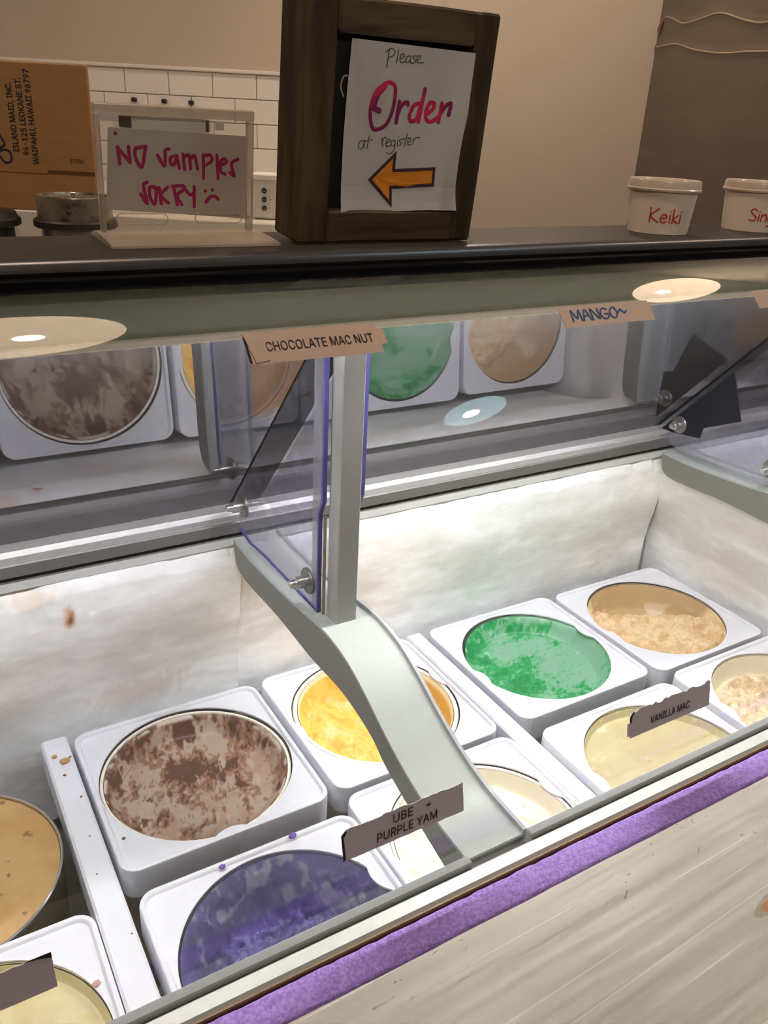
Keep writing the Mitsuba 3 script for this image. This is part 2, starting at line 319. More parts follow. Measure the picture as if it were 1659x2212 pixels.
obj("rim_edge", cat(box(X0, X1, -0.6290, -0.6262, 0.18, 0.2100, 0.0008)), "bronze_line", FZ, label="thin bronze edge strip")
# liner
obj("liner_back", box(X0, X1, 0.034, 0.06, -0.30, 0.27), "liner", FZ)
obj("liner_front", box(X0, X1, -0.624, -0.604, -0.30, 0.18), "liner", FZ)
obj("liner_floor", box(X0, X1, -0.604, 0.034, -0.30, -0.262), "dark_liner", FZ)
obj("outer_panel", cat(box(X0, X1, 0.06, 0.075, ZF, 0.30), box(X0, X1, -0.64, -0.626, ZF, 0.17)), "steel", FZ)
obj("end_panel", box(X0 - 0.02, X0, -0.64, 0.075, ZF, 0.30), "steel", FZ)
obj("end_panel", box(X1, X1 + 0.02, -0.64, 0.075, ZF, 0.30), "steel", FZ)
# back rail with dark gap below it
obj("back_rail", prism_x([(-0.008, 0.2735), (-0.009, 0.2745), (-0.009, 0.290), (-0.007, 0.292), (0.06, 0.292), (0.06, 0.2735)], X0, X1), "rail_steel", FZ, label="steel back rail")
obj("rail_ledge", prism_x([(-0.0065, 0.2921), (-0.0065, 0.2945), (0.002, 0.297), (0.006, 0.3035), (0.06, 0.3035), (0.06, 0.2921)], X0, X1), "lit_rail_steel", FZ, label="upper edge of the back rail with the lamp highlight put into its colour")
obj("rail_gasket", box(X0, X1, -0.0082, 0.05, 0.2695, 0.2734), "black_rubber", FZ)
obj("liner_edge", box(X0, X1, -0.0040, 0.05, 0.2520, 0.2694), "liner_pale", FZ)
# frost on the back wall and on the right end wall of the bay
def frost_color(a, z, seed):
    n1, n2 = fb(a * 7, z * 22, 0, 6, seed), fb(a * 60, z * 170, 3, 4, seed + 3)
    col = lerp((0.90, 0.91, 0.90), (0.80, 0.80, 0.78), sst(0.42, 0.72, n1))
    col = lerp(col, (0.70, 0.64, 0.60), 0.40 * sst(0.50, 0.72, fb(a * 5, z * 11, 7, 4, seed + 5)))
    col = lerp(col, (0.66, 0.70, 0.67), 0.45 * sst(0.52, 0.75, fb(a * 7, z * 9, 2, 4, seed + 9)))
    mid = sst(0.22, 0.12, z + 0.05 * (fb(a * 6, z * 6, 9, 3, seed + 11) - 0.5))  # thick white frost on top; lamp falloff also put into the colour
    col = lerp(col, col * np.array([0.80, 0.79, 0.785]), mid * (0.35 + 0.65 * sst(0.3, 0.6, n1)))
    return col * (0.92 + 0.16 * n2[..., None])
def frost_wall(a0, a1, place, seed, top=0.2655, spots=()):
    na, nz = int((a1 - a0) / 0.0035), 110
    a = np.linspace(a0, a1, na); t = np.linspace(0, 1, nz) ** 0.9
    ragged = top - 0.012 * sst(0.35, 0.85, fb(a * 30, 0, seed, 4, seed)) - 0.004 * fb(a * 150, 0, seed, 3, seed + 1)
    A = np.repeat(a[:, None], nz, 1); Z = -0.16 + (ragged[:, None] + 0.16) * t[None]
    thick = 0.010 + 0.007 * fb(A * 7, Z * 9, seed, 3, seed) + 0.0022 * fb(A * 40, Z * 60, seed, 4, seed + 2)
    thick += 0.026 * sst(0.02, 0.25, Z)
    thick *= 0.55 + 0.45 * np.clip((1 - t[None]) * 14, 0, 1) ** 0.5
    col = frost_color(A, Z, seed)
    for (sa, sz, ra, rz, c, k) in spots:
        e = np.sqrt(((A - sa) / ra) ** 2 + ((Z - sz) / rz) ** 2) + 0.9 * (fb(A * 180, Z * 90, 1, 3, 4) - 0.5)
        col = lerp(col, c, k * sst(1.1, 0.3, e))
    edge = sst(0.0045, 0.001, ragged[:, None] - Z)
    col = lerp(col, (0.15, 0.135, 0.115), 0.85 * edge * sst(0.42, 0.6, fb(A * 90, Z * 20, 5, 3, 8)))
    v = place(A, thick, Z).reshape(-1, 3)
    return trimesh.Trimesh(v, grid_faces(na, nz), process=False), col.reshape(-1, 3)
ORG, BRN = (0.55, 0.26, 0.10), (0.20, 0.075, 0.03)
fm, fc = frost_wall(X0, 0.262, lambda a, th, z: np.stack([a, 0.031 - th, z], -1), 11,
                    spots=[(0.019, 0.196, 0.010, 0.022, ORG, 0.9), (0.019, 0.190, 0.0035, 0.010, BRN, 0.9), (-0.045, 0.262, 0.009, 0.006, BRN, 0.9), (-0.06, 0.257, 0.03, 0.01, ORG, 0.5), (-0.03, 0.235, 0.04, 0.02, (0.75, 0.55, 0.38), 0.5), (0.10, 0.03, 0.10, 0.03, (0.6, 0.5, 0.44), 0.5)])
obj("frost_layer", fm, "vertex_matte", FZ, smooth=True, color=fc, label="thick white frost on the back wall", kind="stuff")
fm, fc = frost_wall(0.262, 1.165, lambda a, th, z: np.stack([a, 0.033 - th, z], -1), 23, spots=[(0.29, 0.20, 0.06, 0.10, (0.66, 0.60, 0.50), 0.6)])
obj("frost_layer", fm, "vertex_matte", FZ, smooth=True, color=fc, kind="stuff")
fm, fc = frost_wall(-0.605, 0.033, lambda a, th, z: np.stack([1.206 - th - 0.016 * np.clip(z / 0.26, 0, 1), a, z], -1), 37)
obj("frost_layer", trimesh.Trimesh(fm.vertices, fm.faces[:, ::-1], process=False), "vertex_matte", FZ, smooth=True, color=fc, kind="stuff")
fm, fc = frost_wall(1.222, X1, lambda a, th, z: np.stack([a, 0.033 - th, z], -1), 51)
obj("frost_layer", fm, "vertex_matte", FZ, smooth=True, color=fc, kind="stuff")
obj("bay_wall", box(1.207, 1.222, -0.604, 0.034, -0.262, 0.215), "liner", FZ)
# curved crossmembers between the bays
ctop = spline([(-0.012, 0.266), (-0.081, 0.264), (-0.195, 0.270), (-0.280, 0.279), (-0.322, 0.279), (-0.360, 0.272), (-0.400, 0.256), (-0.440, 0.236), (-0.485, 0.218), (-0.535, 0.206), (-0.594, 0.2025)], 6)
cbot = spline([(-0.012, 0.252), (-0.036, 0.222), (-0.166, 0.224), (-0.262, 0.221), (-0.346, 0.224), (-0.411, 0.212), (-0.443, 0.196), (-0.486, 0.182), (-0.550, 0.165), (-0.594, 0.155)], 6)
cross_m = prism_x(np.vstack([ctop - [0, 0.0035], cbot[::-1]]), 0.250, 0.316)
cap_m = prism_x(np.vstack([ctop, ctop[::-1] - [0, 0.0034]]), 0.2495, 0.316)
lip_m = prism_x(np.vstack([ctop + [0, 0.005], ctop[::-1] - [0, 0.02]]), 0.316, 0.320)
cross_ply, lip_ply = mikit.ply(cross_m, "mat_side_paint", smooth=25), mikit.ply(lip_m, "mat_grey_trim", smooth=25)
for dx in (-0.88, 0.0, 0.880):
    tw_ = {"to_world": T().translate([dx, 0, 0])}
    k = obj("crossmember", {**cross_ply, **tw_}, None, FZ, label="curved pale grey crossmember sweeping down to the front rim")
    obj("cap", {**mikit.ply(cap_m, "mat_crossmember_paint", smooth=25), **tw_}, None, k, label="pale painted top")
    obj("edge_gasket", {**lip_ply, **tw_}, None, k)
# mirror-like sliding doors leaning forward from the rail to the shelf, dark brackets between them
D0, D1 = np.array([0.0290, 0.3040]), np.array([-0.2620, 0.6310]); dn = np.array([D1[1] - D0[1], -(D1[0] - D0[0])]); dn = dn / np.linalg.norm(dn)
def slanted(x0, x1, th, lift=0.0, a=0.0, b=1.0):
    p, q = D0 + (D1 - D0) * a, D0 + (D1 - D0) * b
    return prism_x([p - dn * lift, q - dn * lift, q - dn * lift + dn * th, p - dn * lift + dn * th], x0, x1)
for x0, x1 in ((X0 + 0.35, 0.2610), (0.3090, 1.1410), (1.1900, X1)):
    obj("sliding_door", slanted(x0, x1, 0.005), "door_mirror", FZ, label="reflective sliding back door")
for x0 in (-0.618, 0.2620, 1.1420):
    obj("door_bracket", slanted(x0, x0 + 0.045, 0.006, 0.0), "dark_bracket", FZ, label="dark slanted bracket between the back doors")
obj("back_cover", slanted(X0, X1, 0.004, -0.012), "dark_bracket", FZ)
# posts, plexiglass dividers, bolts
post_m = box(0.268, 0.2952, -0.2925, -0.268, 0.277, 0.640, 0.0012)
def plexi(x, steps):
    z0 = 0.2835
    return Polygon([(-0.012, 0.283), (-0.012, 0.3045), (0.020, 0.3055), (-0.256, 0.618), (-0.256, 0.624), (-0.271, 0.624), (-0.271, 0.432), (-0.262, 0.414), (-0.262, 0.2815), (-0.10, 0.280), (-0.05, 0.276)])
pp = plexi(0, 0)
pv, pf = trimesh.creation.triangulate_polygon(pp, engine="earcut")
edge_poly = LineString([(-0.2708, 0.624), (-0.2708, 0.432), (-0.2618, 0.414), (-0.2618, 0.283)]).buffer(0.0018, cap_style=2, join_style=2)
low_poly = LineString([(-0.261, 0.2825), (-0.10, 0.281), (-0.05, 0.277), (-0.014, 0.2835)]).buffer(0.0006, cap_style=2)
def bolt(y, z, x, parent):
    k = obj("bolt", cat(*[lathe_x([(0.0, -0.026), (0.0042, -0.0255), (0.0055, -0.022), (0.0055, -0.018), (0.0078, -0.0175), (0.0078, -0.008), (0.0062, -0.0075), (0.0062, 0)], x, y, z)]), "steel", parent, smooth=25)
    obj("washer", lathe_x([(0.006, -0.0032), (0.0155, -0.0032), (0.0165, -0.0022), (0.0165, 0.0)], x, y, z), "washer_steel", k, smooth=25)
def lathe_x(pr, x, y, z):
    m = lathe([(r, h) for r, h in pr], 28); v = np.array(m.vertices)
    return trimesh.Trimesh(np.c_[v[:, 2] + x, v[:, 0] + y, v[:, 1] + z], m.faces, process=False)
for dx in (0.0, 0.88):
    pm = post_m.copy(); pm.apply_translation((dx, 0, 0))
    obj("post", pm, "post_steel", FZ, label="square brushed metal post")
    for x in (0.2600, 0.3085):
        k = obj("plexiglass_divider", trimesh.Trimesh(np.c_[np.full(len(pv), x + dx), pv], pf, process=False), "plexi_mat", FZ, label="clear plexiglass divider with violet edges")
        obj("violet_edge", prism_x(edge_poly, x + dx - 0.0025, x + dx + 0.0025), "purple_edge", k)
        if dx == 0 and x < 0.28: obj("violet_edge", prism_x(low_poly, x - 0.002, x + 0.002), "purple_edge", k)
    obj("edge_strip", box(0.2627 + dx, 0.2662 + dx, -0.2672, -0.2650, 0.2805, 0.410), "aged_strip", FZ)
    obj("edge_strip", box(0.2627 + dx, 0.2650 + dx, -0.258, -0.238, 0.2805, 0.62), "post_steel", FZ)
    for y, z in ((-0.030, 0.3255), (-0.235, 0.312)): bolt(y, z, 0.2600 + dx, FZ)
obj("side_bracket", prism_x([(0.010, 0.306), (-0.120, 0.452), (-0.156, 0.372), (-0.083, 0.336), (-0.080, 0.315), (-0.015, 0.306)], 1.1395, 1.1425), "dark_bracket", FZ, label="dark triangular bracket at the foot of the back door")
# shelf on top and the lamp housing under it
sh = [(-0.190, 0.6905), (-0.190, 0.7100), (-0.314, 0.7100), (-0.3195, 0.7085), (-0.3225, 0.7045), (-0.3235, 0.7), (-0.3215, 0.6975), (-0.315, 0.697), (-0.315, 0.6905)]
obj("shelf_edge", prism_x([(-0.3130, 0.7102), (-0.3195, 0.7090), (-0.3228, 0.7055), (-0.3238, 0.7), (-0.3218, 0.6972), (-0.3130, 0.6968)], X0, X1), "shelf_edge", FZ, smooth=40, label="rounded steel front edge of the shelf")
obj("shelf", box(X0, X1, -0.3132, -0.190, 0.6905, 0.7100, 0.0008), "dark_steel", FZ, label="dark steel shelf on top")
obj("gasket", box(X0, X1, -0.3395, -0.3135, 0.6868, 0.6968, 0.001), "black_rubber", FZ, label="black seal below the shelf edge")
lh = obj("lamp_housing", prism_x(np.vstack([spline([(-0.3160, 0.6864), (-0.3215, 0.676), (-0.3235, 0.664), (-0.3225, 0.652), (-0.3200, 0.6425)], 5), [(-0.22, 0.6425), (-0.22, 0.6864)]]), X0, X1), "hood_paint", FZ, smooth=30, label="greenish grey lamp housing under the shelf")
obj("lip", box(X0, X1, -0.3255, -0.3190, 0.6355, 0.6425, 0.001), "cream_lip", lh)
for a, b, L in ((-0.55, 0.235, CASE_L), (0.33, 0.70, CASE_R * 1.45), (0.705, 1.10, CASE_R * 0.75), (1.19, X1 - 0.02, CASE_L)):
    v = np.array([[a, -0.3185, 0.6400], [b, -0.3185, 0.6400], [b, -0.2945, 0.6400], [a, -0.2945, 0.6400]])
    k = obj("lamp_strip", trimesh.Trimesh(v, [[0, 2, 1], [0, 3, 2]], process=False), "cream_lip", lh, emitter={"type": "area", "radiance": rgb((L, L * 1.0, L * 1.0))})

# ------------------------------------------------------------------ white divider bars, collars, tubs and ice cream
DIV = thing("divider_bar", "white plastic divider bar left of the chocolate tub with brown crumbs on it", "divider")
obj("bar", box(-0.041, -0.006, -0.592, 0.006, -0.055, -0.001, 0.003), "collar_plastic", DIV)
DIV2 = thing("divider_bar", "white plastic divider bar between the yellow and green tubs, partly under the crossmember", "divider")
obj("bar", box(0.5715, 0.6010, -0.592, 0.006, -0.055, -0.003, 0.003), "collar_plastic", DIV2)

S = 0.279
def rsq(inset, r=0.022, n=8):
    h, rr = S / 2 - inset, max(r - inset, 0.004); o = []
    for cx, cy, a0 in ((h - rr, h - rr, 0), (-h + rr, h - rr, 90), (-h + rr, -h + rr, 180), (h - rr, -h + rr, 270)):
        for t in np.radians(np.linspace(a0, a0 + 90, n + 1)): o.append((cx + rr * math.cos(t), cy + rr * math.sin(t)))
    return np.array(o)
HOLE = 0.131
def collar_mesh(lobes, hc, HOLE):
    rings = [rsq(i) for i in (0.001, 0.0, 0.0, 0.0006, 0.0018, 0.0056, 0.0072, 0.0082)]
    zs = (-0.046, -0.044, -0.0030, -0.0008, 0.0, -0.0002, -0.0016, -0.0042)
    n = len(rings[0]); v = np.vstack([np.c_[r, np.full(n, z)] for r, z in zip(rings, zs)])
    i, j = np.meshgrid(np.arange(len(zs) - 1), np.arange(n), indexing="ij")
    q = np.stack([i * n + j, i * n + (j + 1) % n, (i + 1) * n + (j + 1) % n, (i + 1) * n + j], -1).reshape(-1, 4)
    m1 = trimesh.Trimesh(v, np.vstack([q[:, [0, 1, 2]], q[:, [0, 2, 3]]]), process=False)
    hole = Point(*hc).buffer(HOLE, quad_segs=40)
    for ang in lobes:
        a = math.radians(ang); hole = hole.difference(Point(hc[0] + (HOLE + 0.028) * math.cos(a), hc[1] + (HOLE + 0.028) * math.sin(a)).buffer(0.037, quad_segs=24))
    hole = hole.buffer(-0.006).buffer(0.006).buffer(0.012).buffer(-0.012)
    plate = Polygon(rsq(0.0082)).difference(hole)
    m2 = trimesh.creation.extrude_polygon(plate, 0.0022, engine="earcut"); m2.apply_translation((0, 0, -0.0064))
    return cat(m1, m2)
def collar(x, y, z, label, lobes=(), hc=(0.0, 0.0), hole=0.1279):
    t = thing("tub_collar", label, "collar", "square white plastic tub collars")
    m = collar_mesh(lobes, hc, hole); m.apply_translation((x + S / 2, y - S / 2, z))
    scene[t] = mikit.ply(m, "mat_collar_plastic", smooth=35)
    return t

NR, NT = 160, 480
def ice_surface(R, zf, cf):
    t = np.linspace(0, 1, NR); r = R * (1 - (1 - t) ** 1.35); a = np.linspace(0, 2 * np.pi, NT, endpoint=False)
    RR, AA = np.meshgrid(r, a, indexing="ij"); x, y = RR * np.cos(AA), RR * np.sin(AA)
    z = zf(x, y, RR / R); ZED[0] = z; col = cf(x, y, z, RR / R); ZED[0] = None
    v = np.stack([x, y, z], -1).reshape(-1, 3)
    i, j = np.meshgrid(np.arange(NR - 1), np.arange(NT), indexing="ij")
    q = np.stack([i * NT + j, (i + 1) * NT + j, (i + 1) * NT + (j + 1) % NT, i * NT + (j + 1) % NT], -1).reshape(-1, 4)
    return trimesh.Trimesh(v, np.vstack([q[:, [0, 1, 2]], q[:, [0, 2, 3]]]), process=False), np.clip(col, 0.003, 0.97).reshape(-1, 3)
def tub(x, y, z, label, zf, cf, rim="rim_cream", body="carton_white", R=0.1296, rim_in=0.0040, ice_label=None):
    t = thing("ice_cream_tub", label, "ice cream tub")
    h = -0.262 - z
    obj("carton", lathe([(0.0, h), (R - 0.0065, h + 0.003), (R - 0.0065, h), (R - 0.0015, -0.014), (R - 0.0015, -0.0125)], 72, (x, y, z)), body, t, smooth=30)
    obj("rim", lathe([(R - rim_in, -0.016), (R - rim_in, -0.010), (R - rim_in + 0.0008, -0.0080), (R - 0.0015, -0.0075), (R, -0.009), (R, -0.0140), (R - 0.002, -0.0165)], 96, (x, y, z)), rim, t, smooth=40)
    m, c = ice_surface(R - rim_in - 0.0006, zf, cf); m.apply_translation((x, y, z))
    obj("ice_cream", m, "vertex_cream", t, smooth=True, color=c, label=ice_label)
    return t
def bowl(d, w=0.10, top=-0.0095, p=1.4):
    """floor d below the rim with a coated wall of relative width w"""
    def f(x, y, r):
        k = np.clip((r - (1 - w)) / w, 0, 1)
        return top - d + d * (k ** p * 0.5 + 0.5 * k * k * (3 - 2 * k))
    return f
rough = lambda x, y, s, f, o=5, sd=0: s * (fb(x * f, y * f, 0.3, o, sd) - 0.5)

# chocolate, scraped almost bare
def z_choc(x, y, r): return bowl(0.024, 0.17)(x, y, r) - 0.006 * (1 - r ** 2) + rough(x, y, 0.004, 30, 5, 1) + rough(x, y, 0.0015, 140, 4, 2) * sst(0.4, 0.6, fb(x * 25, y * 25, 0, 3, 3))
def c_choc(x, y, z, r):
    wx, wy = x + 0.012 * (fb(x * 30, y * 30, 1, 3, 71) - 0.5), y + 0.012 * (fb(x * 30, y * 30, 5, 3, 72) - 0.5)
    u, v = wx * 0.94 - wy * 0.34, wx * 0.34 + wy * 0.94
    n = fb(u * 70, v * 30, 0, 5, 5); n2 = fb(u * 190, v * 110, 2, 4, 6); n3 = fb(u * 32, v * 26, 1, 4, 8)
    patch = np.exp(-(((x - 0.005) / 0.045) ** 2 + ((y - 0.030) / 0.045) ** 2))
    top = sst(0.02, 0.09, y) * sst(0.7, 0.9, r)
    k = 0.50 * n + 0.30 * n3 + 0.42 * (n2 - 0.5) + 0.17 * patch + 0.07 * top + 0.02 * sst(0.03, -0.06, x) + 0.05
    c = lerp((0.40, 0.305, 0.235), (0.345, 0.225, 0.16), sst(0.40, 0.62, n3))
    c = lerp(c, (0.235, 0.118, 0.072), 0.9 * sst(0.455, 0.50, k))
    c = lerp(c, (0.095, 0.042, 0.025), 0.93 * sst(0.53, 0.575, k))
    c = lerp(c, (0.44, 0.345, 0.275), 0.75 * sst(0.60, 0.64, fb(u * 60, v * 24, 7, 4, 14)) * sst(0.60, 0.5, k))
    c = lerp(c, (0.17, 0.095, 0.062), 0.75 * np.exp(-((x + 0.02) / 0.07) ** 2 - ((y + 0.105) / 0.022) ** 2))
    line = np.exp(-((r - 0.845) / 0.006) ** 2) * sst(0.45, 0.6, fb(x * 30, y * 30, 9, 3, 2))
    c = lerp(c, (0.12, 0.06, 0.035), 0.7 * line)
    return lerp(c, (0.62, 0.54, 0.46), sst(0.955, 0.985, r) * sst(0.5, 0.42, fb(x * 40, y * 40, 3, 3, 77)))
collar(0.0, 0.0, -0.002, "white square collar around the chocolate tub", (-90,), hole=0.131)
tub(0.1385, -0.1405, -0.002, "nearly empty chocolate ice cream tub with dark brown smears, back row", z_choc, c_choc, rim_in=0.0050)
# yellow
def z_yel(x, y, r):
    g = sst(-0.02, 0.06, x + 0.35 * y)
    z = bowl(0.045, 0.16)(x, y, r) - 0.030 * g * sst(1.0, 0.7, r)
    h = 0.026 * np.exp(-((x + 0.075) / 0.035) ** 2 - ((y - 0.03) / 0.06) ** 2) + 0.018 * np.exp(-((x + 0.055) / 0.03) ** 2 - ((y + 0.035) / 0.035) ** 2)
    return z + h * sst(1.0, 0.88, r) + (rough(x, y, 0.018, 30, 5, 3) + rough(x, y, 0.009, 95, 4, 4)) * sst(1.0, 0.85, r) * (0.35 + 0.65 * sst(0.05, -0.03, x))
def c_yel(x, y, z, r):
    c = lerp((0.93, 0.62, 0.15), (0.88, 0.50, 0.09), sst(0.4, 0.65, fb(x * 50, y * 50, 1, 4, 11)))
    c = lerp(c, (0.92, 0.72, 0.36), 0.6 * sst(0.55, 0.7, fb(x * 28, y * 28, 3, 4, 12)))
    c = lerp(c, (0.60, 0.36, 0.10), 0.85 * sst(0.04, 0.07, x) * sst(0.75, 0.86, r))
    return lerp(c, (0.88, 0.78, 0.52), sst(0.965, 0.985, r))
collar(0.288, 0.002, -0.001, "white square collar around the yellow tub, crossed by the curved crossmember", (8, 180), hole=0.131)
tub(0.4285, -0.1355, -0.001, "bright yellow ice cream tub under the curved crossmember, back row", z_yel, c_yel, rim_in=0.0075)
# green, scraped smooth
def z_grn(x, y, r): return bowl(0.024, 0.16)(x, y, r) - 0.005 * (1 - r ** 2) + rough(x, y, 0.0035, 28, 5, 7) + rough(x, y, 0.0012, 130, 4, 8)
def c_grn(x, y, z, r):
    wx, wy = x + 0.012 * (fb(x * 28, y * 28, 1, 3, 81) - 0.5), y + 0.012 * (fb(x * 28, y * 28, 5, 3, 82) - 0.5)
    u, v = wx * 0.9 + wy * 0.44, -wx * 0.44 + wy * 0.9
    n = fb(u * 26, v * 44, 0, 5, 21); n2 = fb(u * 110, v * 190, 2, 4, 22); n3 = fb(u * 15, v * 18, 1, 4, 24)
    left = sst(0.05, -0.06, x + 0.25 * y); top = sst(0.02, 0.08, y) * sst(0.6, 0.85, r)
    k = 0.42 * n + 0.50 * n3 + 0.42 * (n2 - 0.5) + 0.09 * left + 0.06 * top - 0.045 + 0.13 * (np.exp(-((x + 0.040) / 0.030) ** 2 - ((y + 0.005) / 0.050) ** 2) + np.exp(-((x - 0.008) / 0.030) ** 2 - ((y - 0.030) / 0.018) ** 2) + np.exp(-((x - 0.012) / 0.034) ** 2 - ((y + 0.088) / 0.022) ** 2))
    c = lerp((0.205, 0.41, 0.27), (0.115, 0.38, 0.185), sst(0.40, 0.50, k))
    c = lerp(c, (0.018, 0.275, 0.075), 0.95 * sst(0.505, 0.545, k))
    c = lerp(c, (0.012, 0.20, 0.05), 0.8 * sst(0.58, 0.66, k))
    c = lerp(c, (0.30, 0.55, 0.38), 0.8 * sst(0.62, 0.66, fb(x * 40, y * 40, 8, 3, 26)) * sst(0.5, 0.85, r))
    return lerp(c, (0.05, 0.25, 0.10), 0.6 * np.exp(-((r - 0.835) / 0.005) ** 2))
collar(0.6085, 0.0, 0.0, "white square collar around the green tub", (186, 6))
tub(0.7505, -0.1425, 0.0, "scraped bright green ice cream tub, back row", z_grn, c_grn, rim="rim_metal", rim_in=0.0022)
# tan
def z_tan(x, y, r):
    sdir = 0.55 * x + 0.83 * y
    base = bowl(0.050, 0.12)(x, y, r)
    fill = sst(0.072, 0.022, sdir + 0.02 * (fb(x * 25, y * 25, 0, 4, 30) - 0.5))
    cl = 1 - np.abs(2 * fb(x * 36, y * 36, 0, 4, 31) - 1)
    heap = fill * sst(1.0, 0.90, r) * (0.030 + 0.012 * sst(0.03, -0.06, sdir) + 0.024 * (cl - 0.62) + rough(x, y, 0.010, 110, 4, 33))
    ridge = 0.009 * np.exp(-((0.83 * x - 0.55 * y - 0.05) / 0.05) ** 2 - ((sdir - 0.03) / 0.018) ** 2)
    return base + heap + ridge + rough(x, y, 0.002, 50, 3, 34)
def c_tan(x, y, z, r):
    s = 0.55 * x + 0.83 * y
    c = lerp((0.76, 0.57, 0.34), (0.64, 0.43, 0.225), sst(0.40, 0.66, fb(x * 60, y * 60, 1, 4, 35)))
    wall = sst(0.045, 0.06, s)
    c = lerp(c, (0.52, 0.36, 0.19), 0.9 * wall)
    a = np.arctan2(y, x)
    c = lerp(c, (0.72, 0.60, 0.48), 0.8 * wall * sst(0.62, 0.72, fb(a * 3.2, 0, 0, 2, 36)) * sst(0.98, 0.9, r))
    return c
collar(0.898, -0.006, 0.0, "white square collar around the tan tub beside the frosted end wall", (187,))
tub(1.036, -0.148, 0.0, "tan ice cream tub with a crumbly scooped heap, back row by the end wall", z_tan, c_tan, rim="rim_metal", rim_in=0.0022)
# ube
def z_ube(x, y, r):
    z = bowl(0.072, 0.30, p=1.3)(x, y, r)
    cl = 1 - np.abs(2 * fb(x * 20, y * 20, 0, 4, 41) - 1)
    return z + sst(1.0, 0.82, r) * (0.034 * (cl - 0.55) + rough(x, y, 0.016, 55, 5, 42)) + rough(x, y, 0.004, 110, 4, 43)
def c_ube(x, y, z, r):
    n = fb(x * 30, y * 30, 0, 5, 45); n2 = fb(x * 140, y * 140, 1, 4, 46)
    c = lerp((0.108, 0.095, 0.295), (0.068, 0.058, 0.205), sst(0.40, 0.58, n + 0.25 * (n2 - 0.5)))
    c = lerp(c, (0.040, 0.032, 0.125), sst(0.48, 0.62, fb(x * 26, y * 34, 5, 5, 47) + 0.3 * (n2 - 0.5)) * 0.9 * sst(0.95, 0.65, r))
    wall = sst(0.70, 0.84, r + 0.08 * (n - 0.5)) * sst(-0.03, 0.05, y)
    c = lerp(c, (0.105, 0.100, 0.205), 0.7 * wall)
    return lerp(c, (0.26, 0.265, 0.34), 0.85 * sst(0.50, 0.60, 0.5 * fb(x * 26, y * 26, 8, 5, 48) + 0.5 * fb(x * 90, y * 60, 2, 4, 49)) * wall)
collar(0.003, -0.317, 0.005, "white square collar around the purple tub at the front glass", (14,))
tub(0.1435, -0.4570, 0.005, "deep purple yam ice cream tub, front row below the chocolate tub", z_ube, c_ube, rim="rim_metal", rim_in=0.0022)
# cream white
def z_crm(x, y, r): return bowl(0.026, 0.05)(x, y, r) + (rough(x, y, 0.0035, 22, 5, 51) + 0.004 * sst(0.58, 0.7, fb(x * 60, y * 60, 0, 3, 52))) * sst(1, 0.9, r)
def c_crm(x, y, z, r):
    c = lerp((0.92, 0.86, 0.68), (0.90, 0.82, 0.60), sst(0.4, 0.65, fb(x * 30, y * 30, 0, 4, 53)))
    c = lerp(c, (0.70, 0.52, 0.28), 0.7 * sst(0.70, 0.76, fb(x * 110, y * 110, 3, 3, 54)))
    return lerp(c, (0.78, 0.72, 0.60), sst(0.95, 0.97, r))
collar(0.288, -0.288, 0.0, "white square collar around the cream-coloured tub behind the purple yam label", (11, 180), hole=0.130)
tub(0.4275, -0.4275, 0.0, "creamy white ice cream tub, front row under the foot of the crossmember", z_crm, c_crm, rim_in=0.006)
# vanilla, full and smooth
def z_van(x, y, r): return bowl(0.012, 0.04)(x, y, r) + rough(x, y, 0.003, 14, 3, 61) * sst(1, 0.9, r) + 0.0012 * sst(0.64, 0.76, fb(x * 60, y * 60, 0, 4, 62))
def c_van(x, y, z, r):
    c = lerp((0.51, 0.455, 0.25), (0.50, 0.41, 0.225), sst(0.4, 0.65, fb(x * 18, y * 18, 0, 4, 63)))
    return lerp(c, (0.66, 0.61, 0.43), 0.6 * sst(0.60, 0.70, fb(x * 70, y * 70, 2, 4, 64)) * sst(0.7, 0.95, r) + 0.0 * r)
collar(0.6030, -0.312, 0.008, "white square collar around the pale yellow vanilla tub behind the vanilla label", (172,))
tub(0.7425, -0.4515, 0.008, "smooth pale yellow vanilla ice cream tub, front row behind its label", z_van, c_van, rim="rim_metal", rim_in=0.0022)
# caramel chunks
def z_car(x, y, r):
    cl = 1 - np.abs(2 * fb(x * 34, y * 34, 0, 4, 71) - 1)
    return bowl(0.050, 0.10)(x, y, r) + sst(0.98, 0.82, r) * (0.028 * cl + rough(x, y, 0.010, 90, 4, 72))
def c_car(x, y, z, r):
    c = lerp((0.72, 0.58, 0.37), (0.60, 0.42, 0.23), sst(0.42, 0.66, fb(x * 40, y * 40, 0, 4, 73)))
    c = lerp(c, (0.90, 0.80, 0.60), 0.7 * sst(0.56, 0.66, fb(x * 45, y * 45, 5, 4, 74)))
    return lerp(c, (0.76, 0.70, 0.54), sst(0.80, 0.88, r))
collar(0.9010, -0.299, 0.006, "white square collar around the chunky caramel tub at the right", (168,))
tub(1.0405, -0.4385, 0.006, "chunky pale caramel ice cream tub, front row at the right edge", z_car, c_car, rim="rim_metal", rim_in=0.0022)
